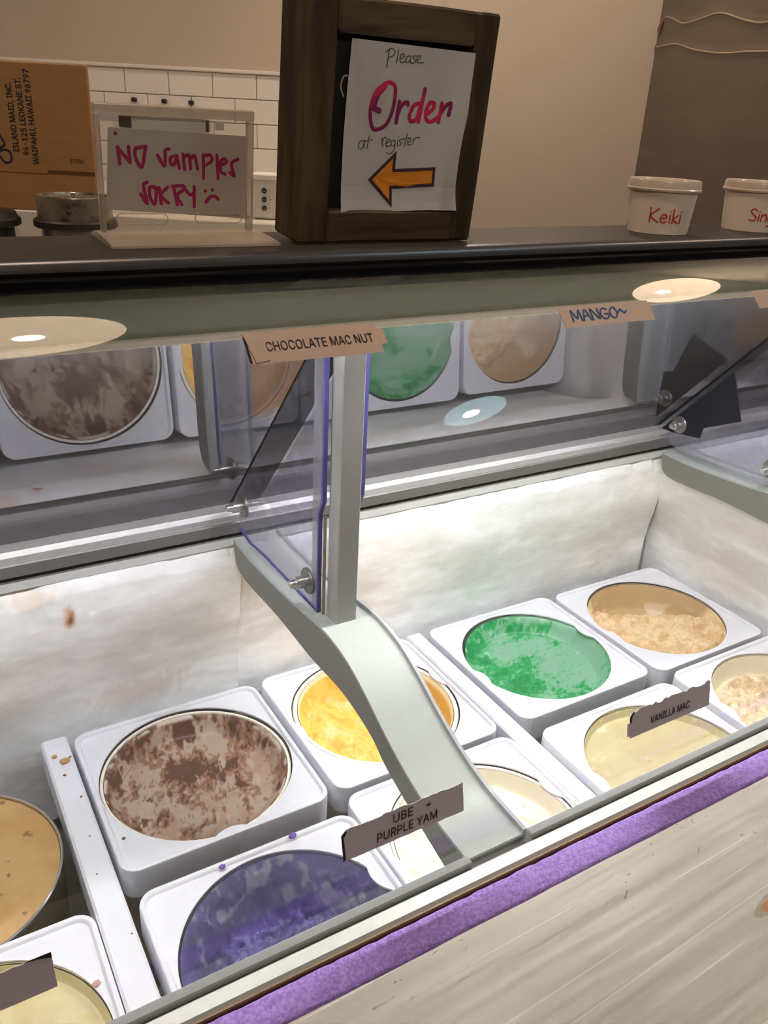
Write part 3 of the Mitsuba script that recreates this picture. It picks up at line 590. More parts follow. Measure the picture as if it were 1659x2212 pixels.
# left unit: light brown metal tub without collar, pale yellow tub with collar
def z_lt(x, y, r): return -0.0115 + 0.004 * sst(1, 0.8, r) + rough(x, y, 0.0025, 25, 5, 81)
def c_lt(x, y, z, r):
    c = lerp((0.50, 0.305, 0.125), (0.44, 0.25, 0.09), sst(0.4, 0.65, fb(x * 24, y * 24, 0, 4, 82)))
    c = lerp(c, (0.16, 0.09, 0.04), 0.75 * sst(0.70, 0.76, fb(x * 85, y * 85, 3, 4, 83)))
    return lerp(c, (0.14, 0.11, 0.07), 0.9 * np.exp(-((x - 0.035) / 0.010) ** 2 - ((y + 0.012) / 0.016) ** 2))
tub(-0.1865, -0.176, 0.0, "light brown ice cream in a bare metal-rimmed tub at the far left", z_lt, c_lt, rim="rim_metal", body="dark_tub", R=0.1365, rim_in=0.0035)
def z_lp(x, y, r):
    z = bowl(0.012, 0.04)(x, y, r) + rough(x, y, 0.004, 16, 4, 91) * sst(1, 0.9, r)
    for cx, cy, a, l in ((0.03, -0.02, 0.5, 0.05), (0.055, -0.035, 1.2, 0.045), (0.01, -0.05, -0.2, 0.04)):
        u, v = (x - cx) * math.cos(a) + (y - cy) * math.sin(a), -(x - cx) * math.sin(a) + (y - cy) * math.cos(a)
        z = z + 0.010 * np.exp(-(u / l) ** 2 - (v / 0.009) ** 2) - 0.006 * np.exp(-(u / l) ** 2 - ((v - 0.016) / 0.008) ** 2)
    return z
def c_lp(x, y, z, r): return lerp((0.62, 0.55, 0.30), (0.57, 0.46, 0.23), sst(0.4, 0.65, fb(x * 20, y * 20, 0, 4, 93)))
collar(-0.3215, -0.308, 0.001, "white square collar around the pale yellow tub in the bottom left corner", ())
tub(-0.1815, -0.4475, 0.001, "pale yellow ice cream tub with curled scoop marks in the bottom left corner", z_lp, c_lp, rim="rim_metal", rim_in=0.0022)
# crumbs on the divider bar
def lump(x, y, z, r, sd):
    m = trimesh.creation.icosphere(2, 1.0); v = np.array(m.vertices)
    v = v * (0.7 + 0.6 * meshkit.noise(v * 1.7 + 5, sd))[:, None] * np.array([r, r * 0.8, r * 0.5]) + [x, y, z + r * 0.3]
    return trimesh.Trimesh(v, m.faces, process=False)
mat("crumb", (0.42, 0.24, 0.11), 0.8); mat("crumb_dark", (0.20, 0.09, 0.05), 0.8)
for i, (x, y, r) in enumerate(((-0.0185, -0.052, 0.0068), (-0.0295, -0.036, 0.0038))):
    k = obj("crumb", lump(x, y, -0.001, r, i), "crumb", None, smooth=True)
    tag(k, "larger nut crumb on the left divider bar" if i == 0 else "smaller nut crumb behind the larger one on the left divider bar", "crumb")
cs = [lump(x, y, -0.001, r, 9 + i) for i, (x, y, r) in enumerate(((-0.0245, -0.078, 0.0022), (-0.014, -0.128, 0.0018), (-0.0105, -0.045, 0.002), (-0.02, -0.20, 0.0012), (-0.026, -0.262, 0.0012), (-0.012, -0.36, 0.0012)))]
tag(obj("crumb_scatter", cat(*cs), "crumb_dark", None, smooth=True), "fine brown crumbs scattered along the left divider bar", "crumbs", kind="stuff")

mat("crumb_purple", (0.16, 0.09, 0.38), 0.7); mat("crumb_pink", (0.50, 0.28, 0.26), 0.7)
for x, y, z, r, m, l in ((-0.060, -0.400, -0.003, 0.0042, "crumb_pink", "pinkish crumb on the white collar of the pale yellow tub in the bottom left corner"), (0.0165, -0.2185, -0.0060, 0.0022, "crumb_dark", "dark brown crumb on the white collar left of the chocolate tub"),
                         (0.1985, -0.3228, 0.0050, 0.0050, "crumb_purple", "larger purple speck on the collar behind the purple tub"), (0.1050, -0.3265, 0.0050, 0.0040, "crumb_purple", "smaller purple speck on the collar left above the purple tub")):
    tag(obj("crumb", lump(x, y, z, r, 31 + int(r * 1e4)), m, None, smooth=True), l, "crumb")

# ------------------------------------------------------------------ ledge and foam strip in front
FO = [(-0.6297, 0.176)] + [(-0.6347 + 0.005 * math.cos(a), 0.2045 + 0.005 * math.sin(a)) for a in np.linspace(0, math.pi / 2, 6)] + [(-0.639 - 0.0025 * i, 0.2097 + 0.0006 * math.sin(i / 6 * math.pi)) for i in range(1, 6)] + [(-0.6537 - 0.0048 * math.sin(a), 0.2045 + 0.005 * math.cos(a)) for a in np.linspace(0, math.pi / 2, 6)] + [(-0.6586, 0.176)]
fo = prism_x(FO, X0, X1)
nx, fp = 900, np.array(FO)
xs = np.linspace(X0, X1, nx)
seg = np.vstack([fp[0], spline(fp[1:-1], 3), fp[-1]])
P = np.broadcast_to(seg[None], (nx, len(seg), 2)); Xg = np.broadcast_to(xs[:, None], P.shape[:2])
dsp = 0.0022 * (meshkit.fbm(np.stack([Xg * 90, P[..., 0] * 160, P[..., 1] * 160], -1), 4, 3) - 0.5)
cen = np.array([-0.645, 0.197]); dirn = (P - cen) / np.linalg.norm(P - cen, axis=-1, keepdims=True)
Q = P + dirn * dsp[..., None]; Q[..., 0] = np.clip(Q[..., 0], -0.6588, -0.6294)
fv = np.concatenate([Xg[..., None], Q], -1).reshape(-1, 3)
tag(obj("foam_strip", trimesh.Trimesh(fv, grid_faces(nx, len(seg)), process=False), "foam_purple", None, smooth=True), "long purple foam strip wedged between the metal rim and the white wooden ledge", "foam strip")
LG = thing("wooden_ledge", "white-painted wooden ledge with worn grain in front of the freezer", "ledge")
lx, ly = np.linspace(X0, X1, 420), np.concatenate([[-0.6592, -0.6592], np.linspace(-0.6605, -0.975, 150)])
LX, LY = np.meshgrid(lx, ly, indexing="ij")
lz = 0.2085 + 0.0012 * (fb(LX * 2.5, (LY - 0.02 * LX) * 60, 0, 4, 5) - 0.5)
lz[:, 0] = 0.176; lz[:, 1] = 0.2075
LY = LY + 0.0012 * (fb(LX * 30, 0, 0, 3, 2) - 0.5) * (LY > -0.662)
obj("board", trimesh.Trimesh(np.stack([LX, LY, lz], -1).reshape(-1, 3), grid_faces(len(lx), len(ly))[:, ::-1], process=False), "ledge_paint", LG, smooth=30)
obj("front_board", box(X0, X1, -0.985, -0.960, ZF, 0.2065, 0.002), "ledge_paint", LG)
obj("support", box(X0, X1, -0.960, -0.6595, 0.165, 0.1755), "ledge_paint", LG)

# ------------------------------------------------------------------ flavour labels stuck on the glass
def on_glass(mesh, off):
    p = np.array(mesh.vertices)        # x, s (downwards positive), lift
    m = mesh.copy(); m.vertices = glass_at(p[:, 0], p[:, 1], 0) + (glass_at(p[:, 0], p[:, 1], 1.0) - glass_at(p[:, 0], p[:, 1], 0.0)) * (p[:, 2] + off)[:, None]
    return m
def s_of(z): return float(np.interp(-z, -GP[:, 1], GS))
def bent(poly, off, th=0.0005):
    poly = shapely.segmentize(poly, 0.004)
    m = trimesh.creation.extrude_polygon(poly, th, engine="earcut")
    return on_glass(trimesh.Trimesh(m.vertices, m.faces[:, ::-1], process=False), off)
def text_on_glass(txt, x, s, h, width=None, slant=0.0):
    m = meshkit.text_mesh(txt, h, 0.0002); v = np.array(m.vertices)
    if width: v[:, 0] *= width / (v[:, 0].max() - v[:, 0].min())
    v[:, 0] += slant * v[:, 1]
    v = np.c_[v[:, 0] + x, s - v[:, 1], v[:, 2]]
    return on_glass(trimesh.Trimesh(v, m.faces[:, ::-1], process=False), 0.0011)
def flavor_label(x0, x1, zt, zb, label, lab_mat, torn=(0, 0, 0, 0), seed=0):
    st, sb = s_of(zt), s_of(zb); r = np.random.default_rng(seed)
    def edge(a, b, n, amp): 
        t = np.linspace(0, 1, n)[:, None]; p = np.array(a) * (1 - t) + np.array(b) * t
        nrm = np.array([-(b[1] - a[1]), b[0] - a[0]]); nrm = nrm / np.linalg.norm(nrm)
        return p + nrm * (amp * (r.random(n) - 0.5) * np.r_[0, np.ones(n - 2), 0])[:, None]
    c = 0.004
    pts = np.vstack([edge((x0 + c * torn[2], st), (x1, st), 26, 0.0022 * torn[0]), edge((x1, st), (x1, sb), 8, 0.0005), edge((x1, sb), (x0, sb), 20, 0.0008 * torn[1]), edge((x0, sb), (x0, st + c * torn[2]), 8, 0.0009 * torn[3])])
    t = thing("flavor_label", label, "label", "flavour labels stuck on the front glass")
    poly = Polygon(pts).buffer(0)
    obj("tape", bent(poly, 0.0003), lab_mat, t)
    return t, st, sb, poly
t, st, sb, _ = flavor_label(0.121, 0.246, 0.6565, 0.6355, "beige strip label printed chocolate mac nut on the upper glass above the post", "tape_label_beige", (0.2, 0.3, 0, 1), 3)
hgt = sb - st
obj("lettering", text_on_glass("CHOCOLATE MAC NUT", 0.1375, st + hgt * 0.64, 0.0085, 0.1015, 0.0), "ink_black", t)
obj("tape_end", bent(sbox(0.246, st + 0.006, 0.2525, sb - 0.008), 0.0003), "tape_label_beige", t)
obj("tape_flap", bent(Polygon([(0.1213, st + 0.002), (0.138, st + 0.006), (0.1385, sb - 0.002), (0.1255, sb - 0.0008)]), 0.0013), "tape_label_beige", t)
obj("torn_edge", bent(Polygon([(0.1208, st + 0.004), (0.1225, st + 0.006), (0.1225, sb - 0.001), (0.1206, sb - 0.001)]), 0.0008), "torn_edge", t)
t, st, sb, _ = flavor_label(0.4605, 0.5885, 0.6570, 0.6400, "beige strip label with mango handwritten in blue on the upper glass", "tape_label_beige", (0.2, 0.3, 0, 1), 5)
hgt = sb - st
GL = {"M": [[(0, 0), (.1, 1), (.45, .2), (.8, 1), (.85, 0)]], "A": [[(0, 0), (.4, 1), (.75, 0)], [(.15, .4), (.65, .45)]], "N": [[(0, 0), (.05, 1), (.65, .05), (.7, 1)]],
      "G": [[(.75, .85), (.4, 1), (.05, .6), (.15, .1), (.5, 0), (.75, .2), (.72, .45), (.45, .45)]], "O": [[(.4, 1), (.05, .6), (.15, .1), (.5, .05), (.75, .5), (.6, .95), (.4, 1)]], "~": [[(0, .5), (.25, .75), (.55, .4), (.85, .6)]],
      "K": [[(0.05, 1), (.05, 0)], [(.65, .95), (.1, .45), (.7, .0)]], "e": [[(.05, .3), (.5, .35), (.45, .55), (.2, .55), (.05, .25), (.25, 0), (.55, .1)]], "i": [[(.1, .55), (.1, 0)], [(.1, .8), (.11, .81)]],
      "k": [[(.05, .95), (.05, 0)], [(.45, .55), (.1, .25), (.5, 0)]], "S": [[(.6, .85), (.35, 1), (.1, .8), (.3, .55), (.6, .3), (.45, .02), (.05, .08)]], "n": [[(.05, .55), (.05, 0)], [(.05, .4), (.3, .58), (.48, .4), (.48, 0)]],
      "g": [[(.5, .5), (.2, .55), (.05, .25), (.25, .02), (.48, .3), (.5, .55), (.48, -.3), (.1, -.35)]], "l": [[(.1, 1), (.1, 0)]]}
ADV = {"M": 1.0, "A": .9, "N": .85, "G": .92, "O": .9, "~": 1, "K": .78, "e": .66, "i": .28, "k": .58, "S": .72, "n": .62, "g": .62, "l": .28}
def hand(txt, h, w):
    x, g = 0.0, []
    for ch in txt:
        g.append(strokes([[(x + px * h, py * h) for px, py in s] for s in GL[ch]], w, k=4)); x += ADV[ch] * h
    return unary_union(g)
hs = shapely.affinity.scale(shapely.affinity.translate(hand("MANGO~", 0.0125, 0.0016), 0, 0), 1.15, 1.0, origin=(0, 0))
hm = flat(hs, 0.0002); hv = np.array(hm.vertices)
obj("lettering", on_glass(trimesh.Trimesh(np.c_[hv[:, 0] + 0.474, st + hgt * 0.74 - hv[:, 1], hv[:, 2]], hm.faces[:, ::-1], process=False), 0.0011), "ink_blue", t)
t, st, sb, _ = flavor_label(0.764, 0.890, 0.6580, 0.6410, "beige strip label on the upper glass at the right edge", "tape_label_beige", (0.2, 0.3, 0, 1), 6)
obj("lettering", text_on_glass("V", 0.800, st + (sb - st) * 0.62, 0.0085), "ink_black", t)
t, st, sb, _ = flavor_label(0.118, 0.239, 0.295, 0.267, "grey strip label printed ube purple yam on the lower glass", "tape_label", (0.8, 0.7, 1, 1), 9)
hgt = sb - st
obj("lettering", text_on_glass("UBE", 0.1655, st + hgt * 0.40, 0.0080, 0.0195, 0.08), "ink_black", t)
obj("lettering", text_on_glass("PURPLE YAM", 0.149, st + hgt * 0.83, 0.0080, 0.0605, 0.10), "ink_black", t)
obj("torn_edge", bent(Polygon([(0.1172, st + 0.004), (0.1215, st + 0.0005), (0.1225, st + 0.002), (0.1192, st + 0.006), (0.1198, sb - 0.002), (0.1176, sb)]), 0.0009), "torn_edge", t)
obj("paper_curl", bent(Polygon([(0.1645, st + hgt * 0.40), (0.1695, st + hgt * 0.14), (0.1672, st + hgt * 0.3)]), 0.0016), "tape_label_beige", t)
obj("torn_edge", bent(Polygon([(0.1995, st + 0.0075), (0.2045, st + 0.0068), (0.203, st + 0.009)]), 0.0009), "torn_edge", t)
t, st, sb, _ = flavor_label(0.4450, 0.5640, 0.2955, 0.2675, "grey strip label with a torn top edge printed vanilla mac on the lower glass", "tape_label", (1.6, 0.4, 1, 0.6), 12)
hgt = sb - st
obj("lettering", text_on_glass("VANILLA MAC", 0.4735, st + hgt * 0.74, 0.0080, 0.0585, 0.06), "ink_black", t)
obj("torn_edge", bent(Polygon([(0.4445, st + 0.006), (0.449, st + 0.0005), (0.4505, st + 0.001), (0.4475, st + 0.005), (0.4468, st + 0.011), (0.4447, st + 0.011)]), 0.0009), "torn_edge", t)
obj("tape_end", bent(sbox(0.4415, st + 0.011, 0.4452, sb - 0.003), 0.0003), "tape_label", t)
t, st, sb, _ = flavor_label(-0.230, -0.107, 0.294, 0.266, "blank grey strip label on the lower glass in the bottom left corner", "tape_label", (0.6, 0.5, 0, 0), 15)
obj("torn_edge", bent(Polygon([(-0.124, st - 0.0004), (-0.107, st - 0.0004), (-0.107, st + 0.004), (-0.1095, st + 0.003), (-0.115, st + 0.0012)]), 0.0009), "torn_edge", t)

# ------------------------------------------------------------------ framed order sign on the shelf
def pose(x, y, yaw, lean, z):
    u = np.array([math.cos(yaw), math.sin(yaw), 0]); n = np.array([-u[1], u[0], 0])
    v = math.cos(lean) * np.array([0, 0, 1.0]) + math.sin(lean) * n
    b = np.cross(u, v); b = b if b[1] > 0 else -b          # b points away from the customer
    return np.array([x, y, z]), u, v, -b
SO, SU, SV, SN = pose(0.217, -0.286, -0.032, -0.097, 0.7112)
SG = thing("framed_sign", "thick dark wooden frame holding a paper please order at register sign", "sign")
FWD, FHT, FDP = 0.196, 0.203, 0.054
def wood(x0, x1, y0, y1, m):
    b = box(x0, x1, y0, y1, -FDP, 0.0, 0.0022).subdivide().subdivide()
    v = np.array(b.vertices)
    b.vertices = v + 0.0016 * (meshkit.fbm(v * [60, 60, 60] + 3, 3, 1)[:, None] - 0.5)
    return to_plane(b, SO + 0.0, SU, SV, SN)
obj("stile", wood(0.0, 0.0315, 0.0, FHT, 0), "dark_wood", SG)
obj("stile", wood(0.1715, FWD, 0.0, FHT, 0), "dark_wood", SG)
obj("rail", wood(0.0315, 0.1715, 0.1752, FHT, 0), "dark_wood_rail", SG)
obj("rail", wood(0.0315, 0.1715, 0.0, 0.0296, 0), "dark_wood_rail", SG)
obj("chalkboard", to_plane(box(0.030, 0.173, 0.028, 0.177, -0.016, -0.012), SO, SU, SV, SN), "chalkboard", SG, label="black board set into the frame")
obj("chalk_mark", to_plane(flat(strokes([[(0.0455, 0.126), (0.0422, 0.1335), (0.0445, 0.1418), (0.050, 0.1425)]], 0.0014), 0.0002), SO - SN * 0.0119, SU, SV, SN), "chalk", SG)
PLEASE = [[(842, 1659), (827, 1524)], [(806, 1639), (856, 1672), (895, 1657), (892, 1622), (834, 1594)], [(936, 1672), (925, 1560)], [(963, 1598), (999, 1618), (989, 1638), (963, 1627), (956, 1591), (974, 1569), (1012, 1578)], [(1060, 1628), (1030, 1620), (1019, 1584), (1043, 1574), (1063, 1599), (1067, 1629)], [(1067, 1629), (1066, 1575), (1082, 1574)], [(1121, 1633), (1091, 1625), (1110, 1602), (1120, 1582), (1083, 1567)], [(1134, 1598), (1170, 1618), (1160, 1636), (1134, 1622), (1132, 1592), (1152, 1579), (1207, 1585)]]
ORDER = [[(826, 1390), (749, 1328), (705, 1229), (701, 1119), (734, 1021), (789, 1010), (871, 1051), (922, 1153), (942, 1278), (931, 1375), (878, 1402), (826, 1390)], [(828, 1369), (760, 1293), (732, 1194), (788, 1166)], [(992, 1250), (978, 1075)], [(986, 1144), (1024, 1227), (1076, 1248), (1087, 1230)], [(1252, 1369), (1218, 1091)], [(1221, 1249), (1151, 1227), (1114, 1137), (1136, 1094), (1190, 1115), (1218, 1205)], [(1298, 1158), (1357, 1206), (1367, 1253), (1322, 1258), (1287, 1183), (1300, 1114), (1356, 1099), (1417, 1138)], [(1448, 1261), (1431, 1100)], [(1445, 1171), (1485, 1237), (1539, 1265), (1529, 1169)]]
ATREG = [[(659, 911), (614, 897), (608, 852), (643, 840), (662, 886), (667, 911)], [(667, 911), (665, 848)], [(710, 950), (697, 842)], [(675, 905), (744, 920)], [(844, 936), (862, 866)], [(852, 904), (874, 944), (891, 938)], [(896, 893), (933, 914), (923, 932), (894, 912), (899, 867), (938, 875)], [(988, 922), (949, 914), (954, 876), (985, 883), (989, 915)], [(989, 919), (986, 844), (946, 804), (904, 816)], [(1015, 929), (1014, 877)], [(1021, 956), (1023, 954)], [(1059, 937), (1031, 923), (1055, 898), (1026, 874)], [(1110, 984), (1091, 873)], [(1059, 937), (1154, 953)], [(1127, 907), (1157, 927), (1147, 947), (1122, 926), (1130, 888), (1162, 895)], [(1179, 948), (1181, 896)], [(1182, 928), (1211, 955), (1252, 957)]]
ARROW = [(759, 570), (999, 799), (998, 658), (1438, 685), (1442, 538), (987, 506), (989, 362)]
PAPER = [(468, 1721), (768, 1717), (1340, 1708), (1795, 1700), (1785, 1539), (1752, 1308), (1732, 1152), (1716, 1000), (1706, 824), (1709, 548), (1739, 299), (1409, 304), (987, 290), (663, 266), (453, 223), (449, 533), (445, 916), (452, 1320)]
K = 1e-4
sc = lambda L: [[(x * K, y * K) for x, y in s] for s in L]
def paper_lift(x, y): return -0.0050 + 0.0045 * sst(0.13, 0.175, x) + 0.002 * np.sin(x * 60) * sst(0.12, 0.03, y) + 0.004 * sst(0.05, 0.02, y)
def on_paper(mesh, off):
    v = np.array(mesh.vertices); m = mesh.copy()
    m.vertices = SO + v[:, :1] * SU + v[:, 1:2] * SV + (v[:, 2:] + paper_lift(v[:, :1], v[:, 1:2]) + off) * SN
    return m
ppoly = Polygon([(x * K, y * K) for x, y in PAPER])
cells = [ppoly.intersection(sbox(x, y, x + 0.012, y + 0.012)) for x in np.arange(0.04, 0.19, 0.012) for y in np.arange(0.015, 0.18, 0.012)]
pm = cat(*[trimesh.creation.extrude_polygon(g, 0.0003, engine="earcut") for c in cells if c.area > 1e-9 for g in getattr(c, "geoms", [c])])
pp_ = obj("paper_sheet", on_paper(pm, 0.0), "paper", SG, label="white paper sheet curling at its right edge")
def inked(shape, m, off=0.0006):
    fine = shapely.segmentize(shape, 0.003); return obj("lettering", on_paper(flat(fine, 0.0002), off), m, pp_)
inked(strokes(sc(PLEASE), 0.00085), "pencil"); inked(strokes(sc(ATREG), 0.00085), "pencil")
O_ = sc(ORDER)
inked(unary_union([strokes(O_[:1], 0.0034), strokes(O_[1:2], 0.0050), strokes(O_[2:], 0.0037)]), "order_ink")
ar = Polygon([(x * K, y * K) for x, y in ARROW])
obj("arrow", on_paper(flat(shapely.segmentize(ar, 0.004), 0.0002), 0.0006), "arrow_orange", pp_, label="orange arrow pointing left")
obj("arrow_outline", on_paper(flat(shapely.segmentize(ar.exterior.buffer(0.0014, join_style=2), 0.004), 0.0002), 0.0009), "arrow_line", pp_)

# ------------------------------------------------------------------ acrylic sign holder on the shelf
AO, AU, AV, AN = pose(0.056, -0.217, -0.052, -0.100, 0.7165)
AH = thing("acrylic_sign_holder", "clear acrylic sign holder with a handwritten no samples sorry note", "sign holder")
AWD, AHT = 0.142, 0.106
def rect2(x0, y0, x1, y1): return np.array([(x0, y0, 0), (x1, y0, 0), (x1, y1, 0), (x0, y1, 0)], float)
def sheet(x0, y0, x1, y1, z): return to_plane(trimesh.Trimesh(rect2(x0, y0, x1, y1) + [0, 0, z], [[0, 1, 2], [0, 2, 3]], process=False), AO, AU, AV, AN)
obj("front_sheet", sheet(0, 0, AWD, AHT, 0.004), "clear_plastic", AH, label="clear front sheet")
obj("back_sheet", sheet(0, 0, AWD, AHT, -0.004), "clear_plastic", AH)
scene["mat_cloudy_edge"] = {"type": "blendbsdf", "weight": 0.42, "a": {"type": "thindielectric", "int_ior": 1.49}, "b": {"type": "twosided", "bsdf": {"type": "principled", "base_color": rgb((0.55, 0.46, 0.38)), "roughness": 0.25}}}
obj("edge_frame", cat(*[to_plane(box(*b, -0.0042, 0.0046, 0.0008), AO, AU, AV, AN) for b in ((0, AWD, AHT - 0.0085, AHT), (0, 0.0045, 0, AHT - 0.0086), (AWD - 0.0055, AWD, 0, AHT - 0.0086))]), "cloudy_edge", AH, label="cloudy rounded edge")
def slot(x0, y0, x1, y1):
    r = (y1 - y0) / 2; l = LineString([(x0 + r, (y0 + y1) / 2), (x1 - r, (y0 + y1) / 2)])
    return l.buffer(r).difference(l.buffer(r - 0.0009))
for b in ((0.0126, 0.0062, 0.060, 0.0168), (0.085, 0.0075, 0.131, 0.0175)): obj("slot_rim", to_plane(flat(slot(*b), 0.0006), AO + AN * 0.0046, AU, AV, AN), "cloudy_edge", AH)
for b in ((0.003, 0.0198, 0.0925, 0.0988), (0.105, 0.1132, 0.0888, 0.0955)): obj("tape_tab", to_plane(box(*b, 0.0045, 0.0048), AO, AU, AV, AN), "holder_paper", AH)
foot = Polygon([(-0.082, -0.0045), (0.030, -0.0045), (0.030, -0.0015), (0.008, 0.0005), (-0.006, 0.0008), (-0.020, -0.0015), (-0.075, -0.0022)])
fmesh = prism_x([(0.028, 0.7101), (-0.064, 0.7101), (-0.064, 0.7122), (-0.058, 0.7135), (-0.012, 0.7162), (0.010, 0.7162), (0.028, 0.7125)], -0.004, AWD + 0.006)
fm_v = np.array(fmesh.vertices); fmesh.vertices = np.c_[AO[0] + fm_v[:, 0] * AU[0] - fm_v[:, 1] * AU[1], AO[1] + fm_v[:, 0] * AU[1] + fm_v[:, 1] * AU[0], fm_v[:, 2] + 0.0002]
obj("base", fmesh, "cloudy_edge", AH, label="cloudy plastic base")
NO = [[(190, 714), (197, 580)], [(185, 714), (288, 592)], [(288, 592), (280, 722)], [(345, 710), (423, 726), (427, 712), (389, 556), (341, 623), (334, 680), (346, 714)], [(533, 657), (588, 570), (601, 640), (603, 699), (635, 714)], [(697, 657), (649, 641), (647, 592), (673, 582), (707, 643), (702, 662)], [(704, 657), (726, 554)], [(761, 674), (774, 545)], [(766, 644), (815, 666), (829, 551)], [(830, 636), (869, 662), (894, 553)], [(950, 670), (948, 472)], [(945, 665), (1016, 672), (1027, 622), (966, 585)], [(1077, 673), (1088, 470)], [(1105, 583), (1167, 615), (1150, 645), (1110, 614), (1116, 532), (1156, 512)], [(1279, 644), (1223, 617), (1218, 576), (1235, 524), (1241, 499), (1201, 524)], [(175, 825), (178, 823)], [(368, 327), (422, 246), (401, 357), (398, 407), (430, 428)], [(476, 393), (449, 383), (451, 297), (491, 241), (509, 369), (476, 393)], [(534, 384), (550, 246)], [(614, 390), (548, 318), (615, 252)], [(668, 391), (697, 237)], [(657, 396), (755, 403), (765, 372), (699, 320), (740, 237)], [(776, 372), (819, 326), (858, 342)], [(859, 399), (856, 222)], [(963, 359), (965, 359)], [(1030, 370), (1034, 370)], [(969, 260), (1009, 307), (1054, 313), (1086, 287)]]
NP = thing("paper_note", "white note with pink handwriting standing inside the acrylic holder", "note")
obj("sheet", to_plane(flat(Polygon([(0.0115, 0.087), (0.1356, 0.0843), (0.1374, 0.011), (0.0061, 0.0193)]), 0.0004), AO, AU, AV, AN), "holder_paper", NP)
obj("backing_card", to_plane(box(0.0323, 0.098, 0.030, 0.0967, -0.0016, -0.0012), AO, AU, AV, AN), "white_paper", NP)
for part in (NO[:16], NO[16:24]): obj("lettering", to_plane(flat(strokes(sc(part), 0.0030, k=4), 0.0003), AO + AN * 0.0006, AU, AV, AN), "ink_magenta", NP)

obj("sad_face", to_plane(flat(strokes(sc(NO[24:]), 0.0030, k=4), 0.0003), AO + AN * 0.0006, AU, AV, AN), "ink_magenta", NP)

# ------------------------------------------------------------------ paper cups on the shelf
def cup(x, y, label, word, hgt, cat_h):
    t = thing("paper_cup", label, "cup", "lidded white paper cups on the steel shelf")
    z0 = 0.7104; H, rb, rt = 0.0545, 0.0365, 0.0415
    obj("cup_body", lathe([(0, 0.002), (rb - 0.001, 0.002), (rb - 0.001, 0), (rb, 0), (rt, H), (rt - 0.001, H)], 72, (x, y, z0)), "cup_paper", t, smooth=30)
    obj("lid", lathe([(0, H + 0.0035), (rt - 0.006, H + 0.0035), (rt - 0.0045, H + 0.0065), (rt + 0.0005, H + 0.007), (rt + 0.0018, H + 0.0045), (rt + 0.0022, H - 0.002), (rt + 0.0036, H - 0.0035), (rt + 0.0030, H - 0.0055), (rt + 0.0004, H - 0.005)], 72, (x, y, z0)), "cup_lid", t, smooth=30, label="cloudy plastic lid")
    sh_ = shapely.segmentize(hand(word, hgt, 0.0017), 0.002); m = flat(sh_, 0.0003); v = np.array(m.vertices)
    a0 = math.atan2(CAM[1] - y, CAM[0] - x) + cat_h
    ang = a0 + v[:, 0] / 0.0395; zz_ = 0.014 + v[:, 1]; rr = rb + (rt - rb) * zz_ / H + 0.0003 + v[:, 2]
    m.vertices = np.c_[x + rr * np.cos(ang), y + rr * np.sin(ang), z0 + zz_]
    obj("lettering", m, "ink_red", t)
cup(0.731, -0.255, "lidded paper cup with keiki written in red, left of the two on the shelf", "Keiki", 0.0163, -0.30)
cup(0.9085, -0.257, "lidded paper cup with red writing at the right edge of the shelf", "Single", 0.0150, -0.10)
ld = obj("loose_lid", lathe([(0, 0.0012), (0.030, 0.0012), (0.033, 0.0035), (0.0345, 0.0035), (0.0352, 0.0), (0.0340, 0.0), (0.0325, 0.0025), (0.029, 0.0002), (0, 0.0002)], 60, (0.9500, -0.2255, 0.7102)), "clear_plastic", None, smooth=30)
tag(ld, "clear plastic lid lying on the shelf beside the right-hand cup", "lid")

# ------------------------------------------------------------------ back counter with cardboard box, waffle irons and control box
BC = thing("back_counter", "white back counter with a raised rear shelf behind the freezer", "counter")
obj("worktop", room_mesh(box(-2.2, -0.10, 1.70, 2.19, 0.40, 0.44, 0.003)), "steel", BC)
obj("raised_shelf", room_mesh(box(-2.2, -0.10, 2.19, 3.27, 0.44, 0.5725, 0.003)), "white_enamel", BC)
obj("cabinet", room_mesh(box(-2.2, -0.10, 1.74, 3.27, ZF, 0.44)), "white_enamel", BC)
CB = thing("cardboard_box", "flattened brown cardboard box with black address print standing on the back counter", "box")
bx0, bx1, by, bz0, bz1 = -1.28, -0.7545, 2.2, 0.5728, 0.9035
obj("carton", room_mesh(box(bx0, bx1, by, by + 0.014, bz0, bz1, 0.003)), "cardboard", CB)
obj("seam", room_mesh(cat(box(bx0, -0.872, by - 0.0006, by + 0.001, 0.6585, 0.6605), box(-0.872, -0.7565, by - 0.0012, by + 0.001, 0.6610, 0.6690))), "cardboard_edge", CB)
def box_text(txt, lat, z, h, length, ang=90, bold=True):
    m = meshkit.text_mesh(txt, h, 0.0004, bold); v = np.array(m.vertices); v[:, 0] *= length / (v[:, 0].max() - v[:, 0].min())
    a = math.radians(ang); x, y = v[:, 0] * math.cos(a) - v[:, 1] * math.sin(a), v[:, 0] * math.sin(a) + v[:, 1] * math.cos(a)
    return room_mesh(trimesh.Trimesh(np.c_[lat + x, by - 0.0002 - v[:, 2], z + y], m.faces, process=False))
obj("lettering", cat(box_text("ISLAND MAID, INC.", -0.9375, 0.7057, 0.0135, 0.1523), box_text("94-125 LEOKANE ST.", -0.9135, 0.6986, 0.0135, 0.1693), box_text("WAIPAHU, HAWAII 96797", -0.8920, 0.6800, 0.0135, 0.2072),
                     box_text("70818", -0.7803, 0.6965, 0.0085, 0.0331, 180, False)), "ink_black", CB)
scr = strokes([[(-0.9850, 0.7500), (-0.9795, 0.7406), (-0.9709, 0.7226), (-0.9812, 0.7139), (-0.9847, 0.7054), (-0.9750, 0.7101), (-0.9600, 0.7046), (-0.9599, 0.6859), (-0.9747, 0.6806), (-0.9862, 0.6950)]], 0.0050)
sm = flat(scr, 0.0004); sv = np.array(sm.vertices)
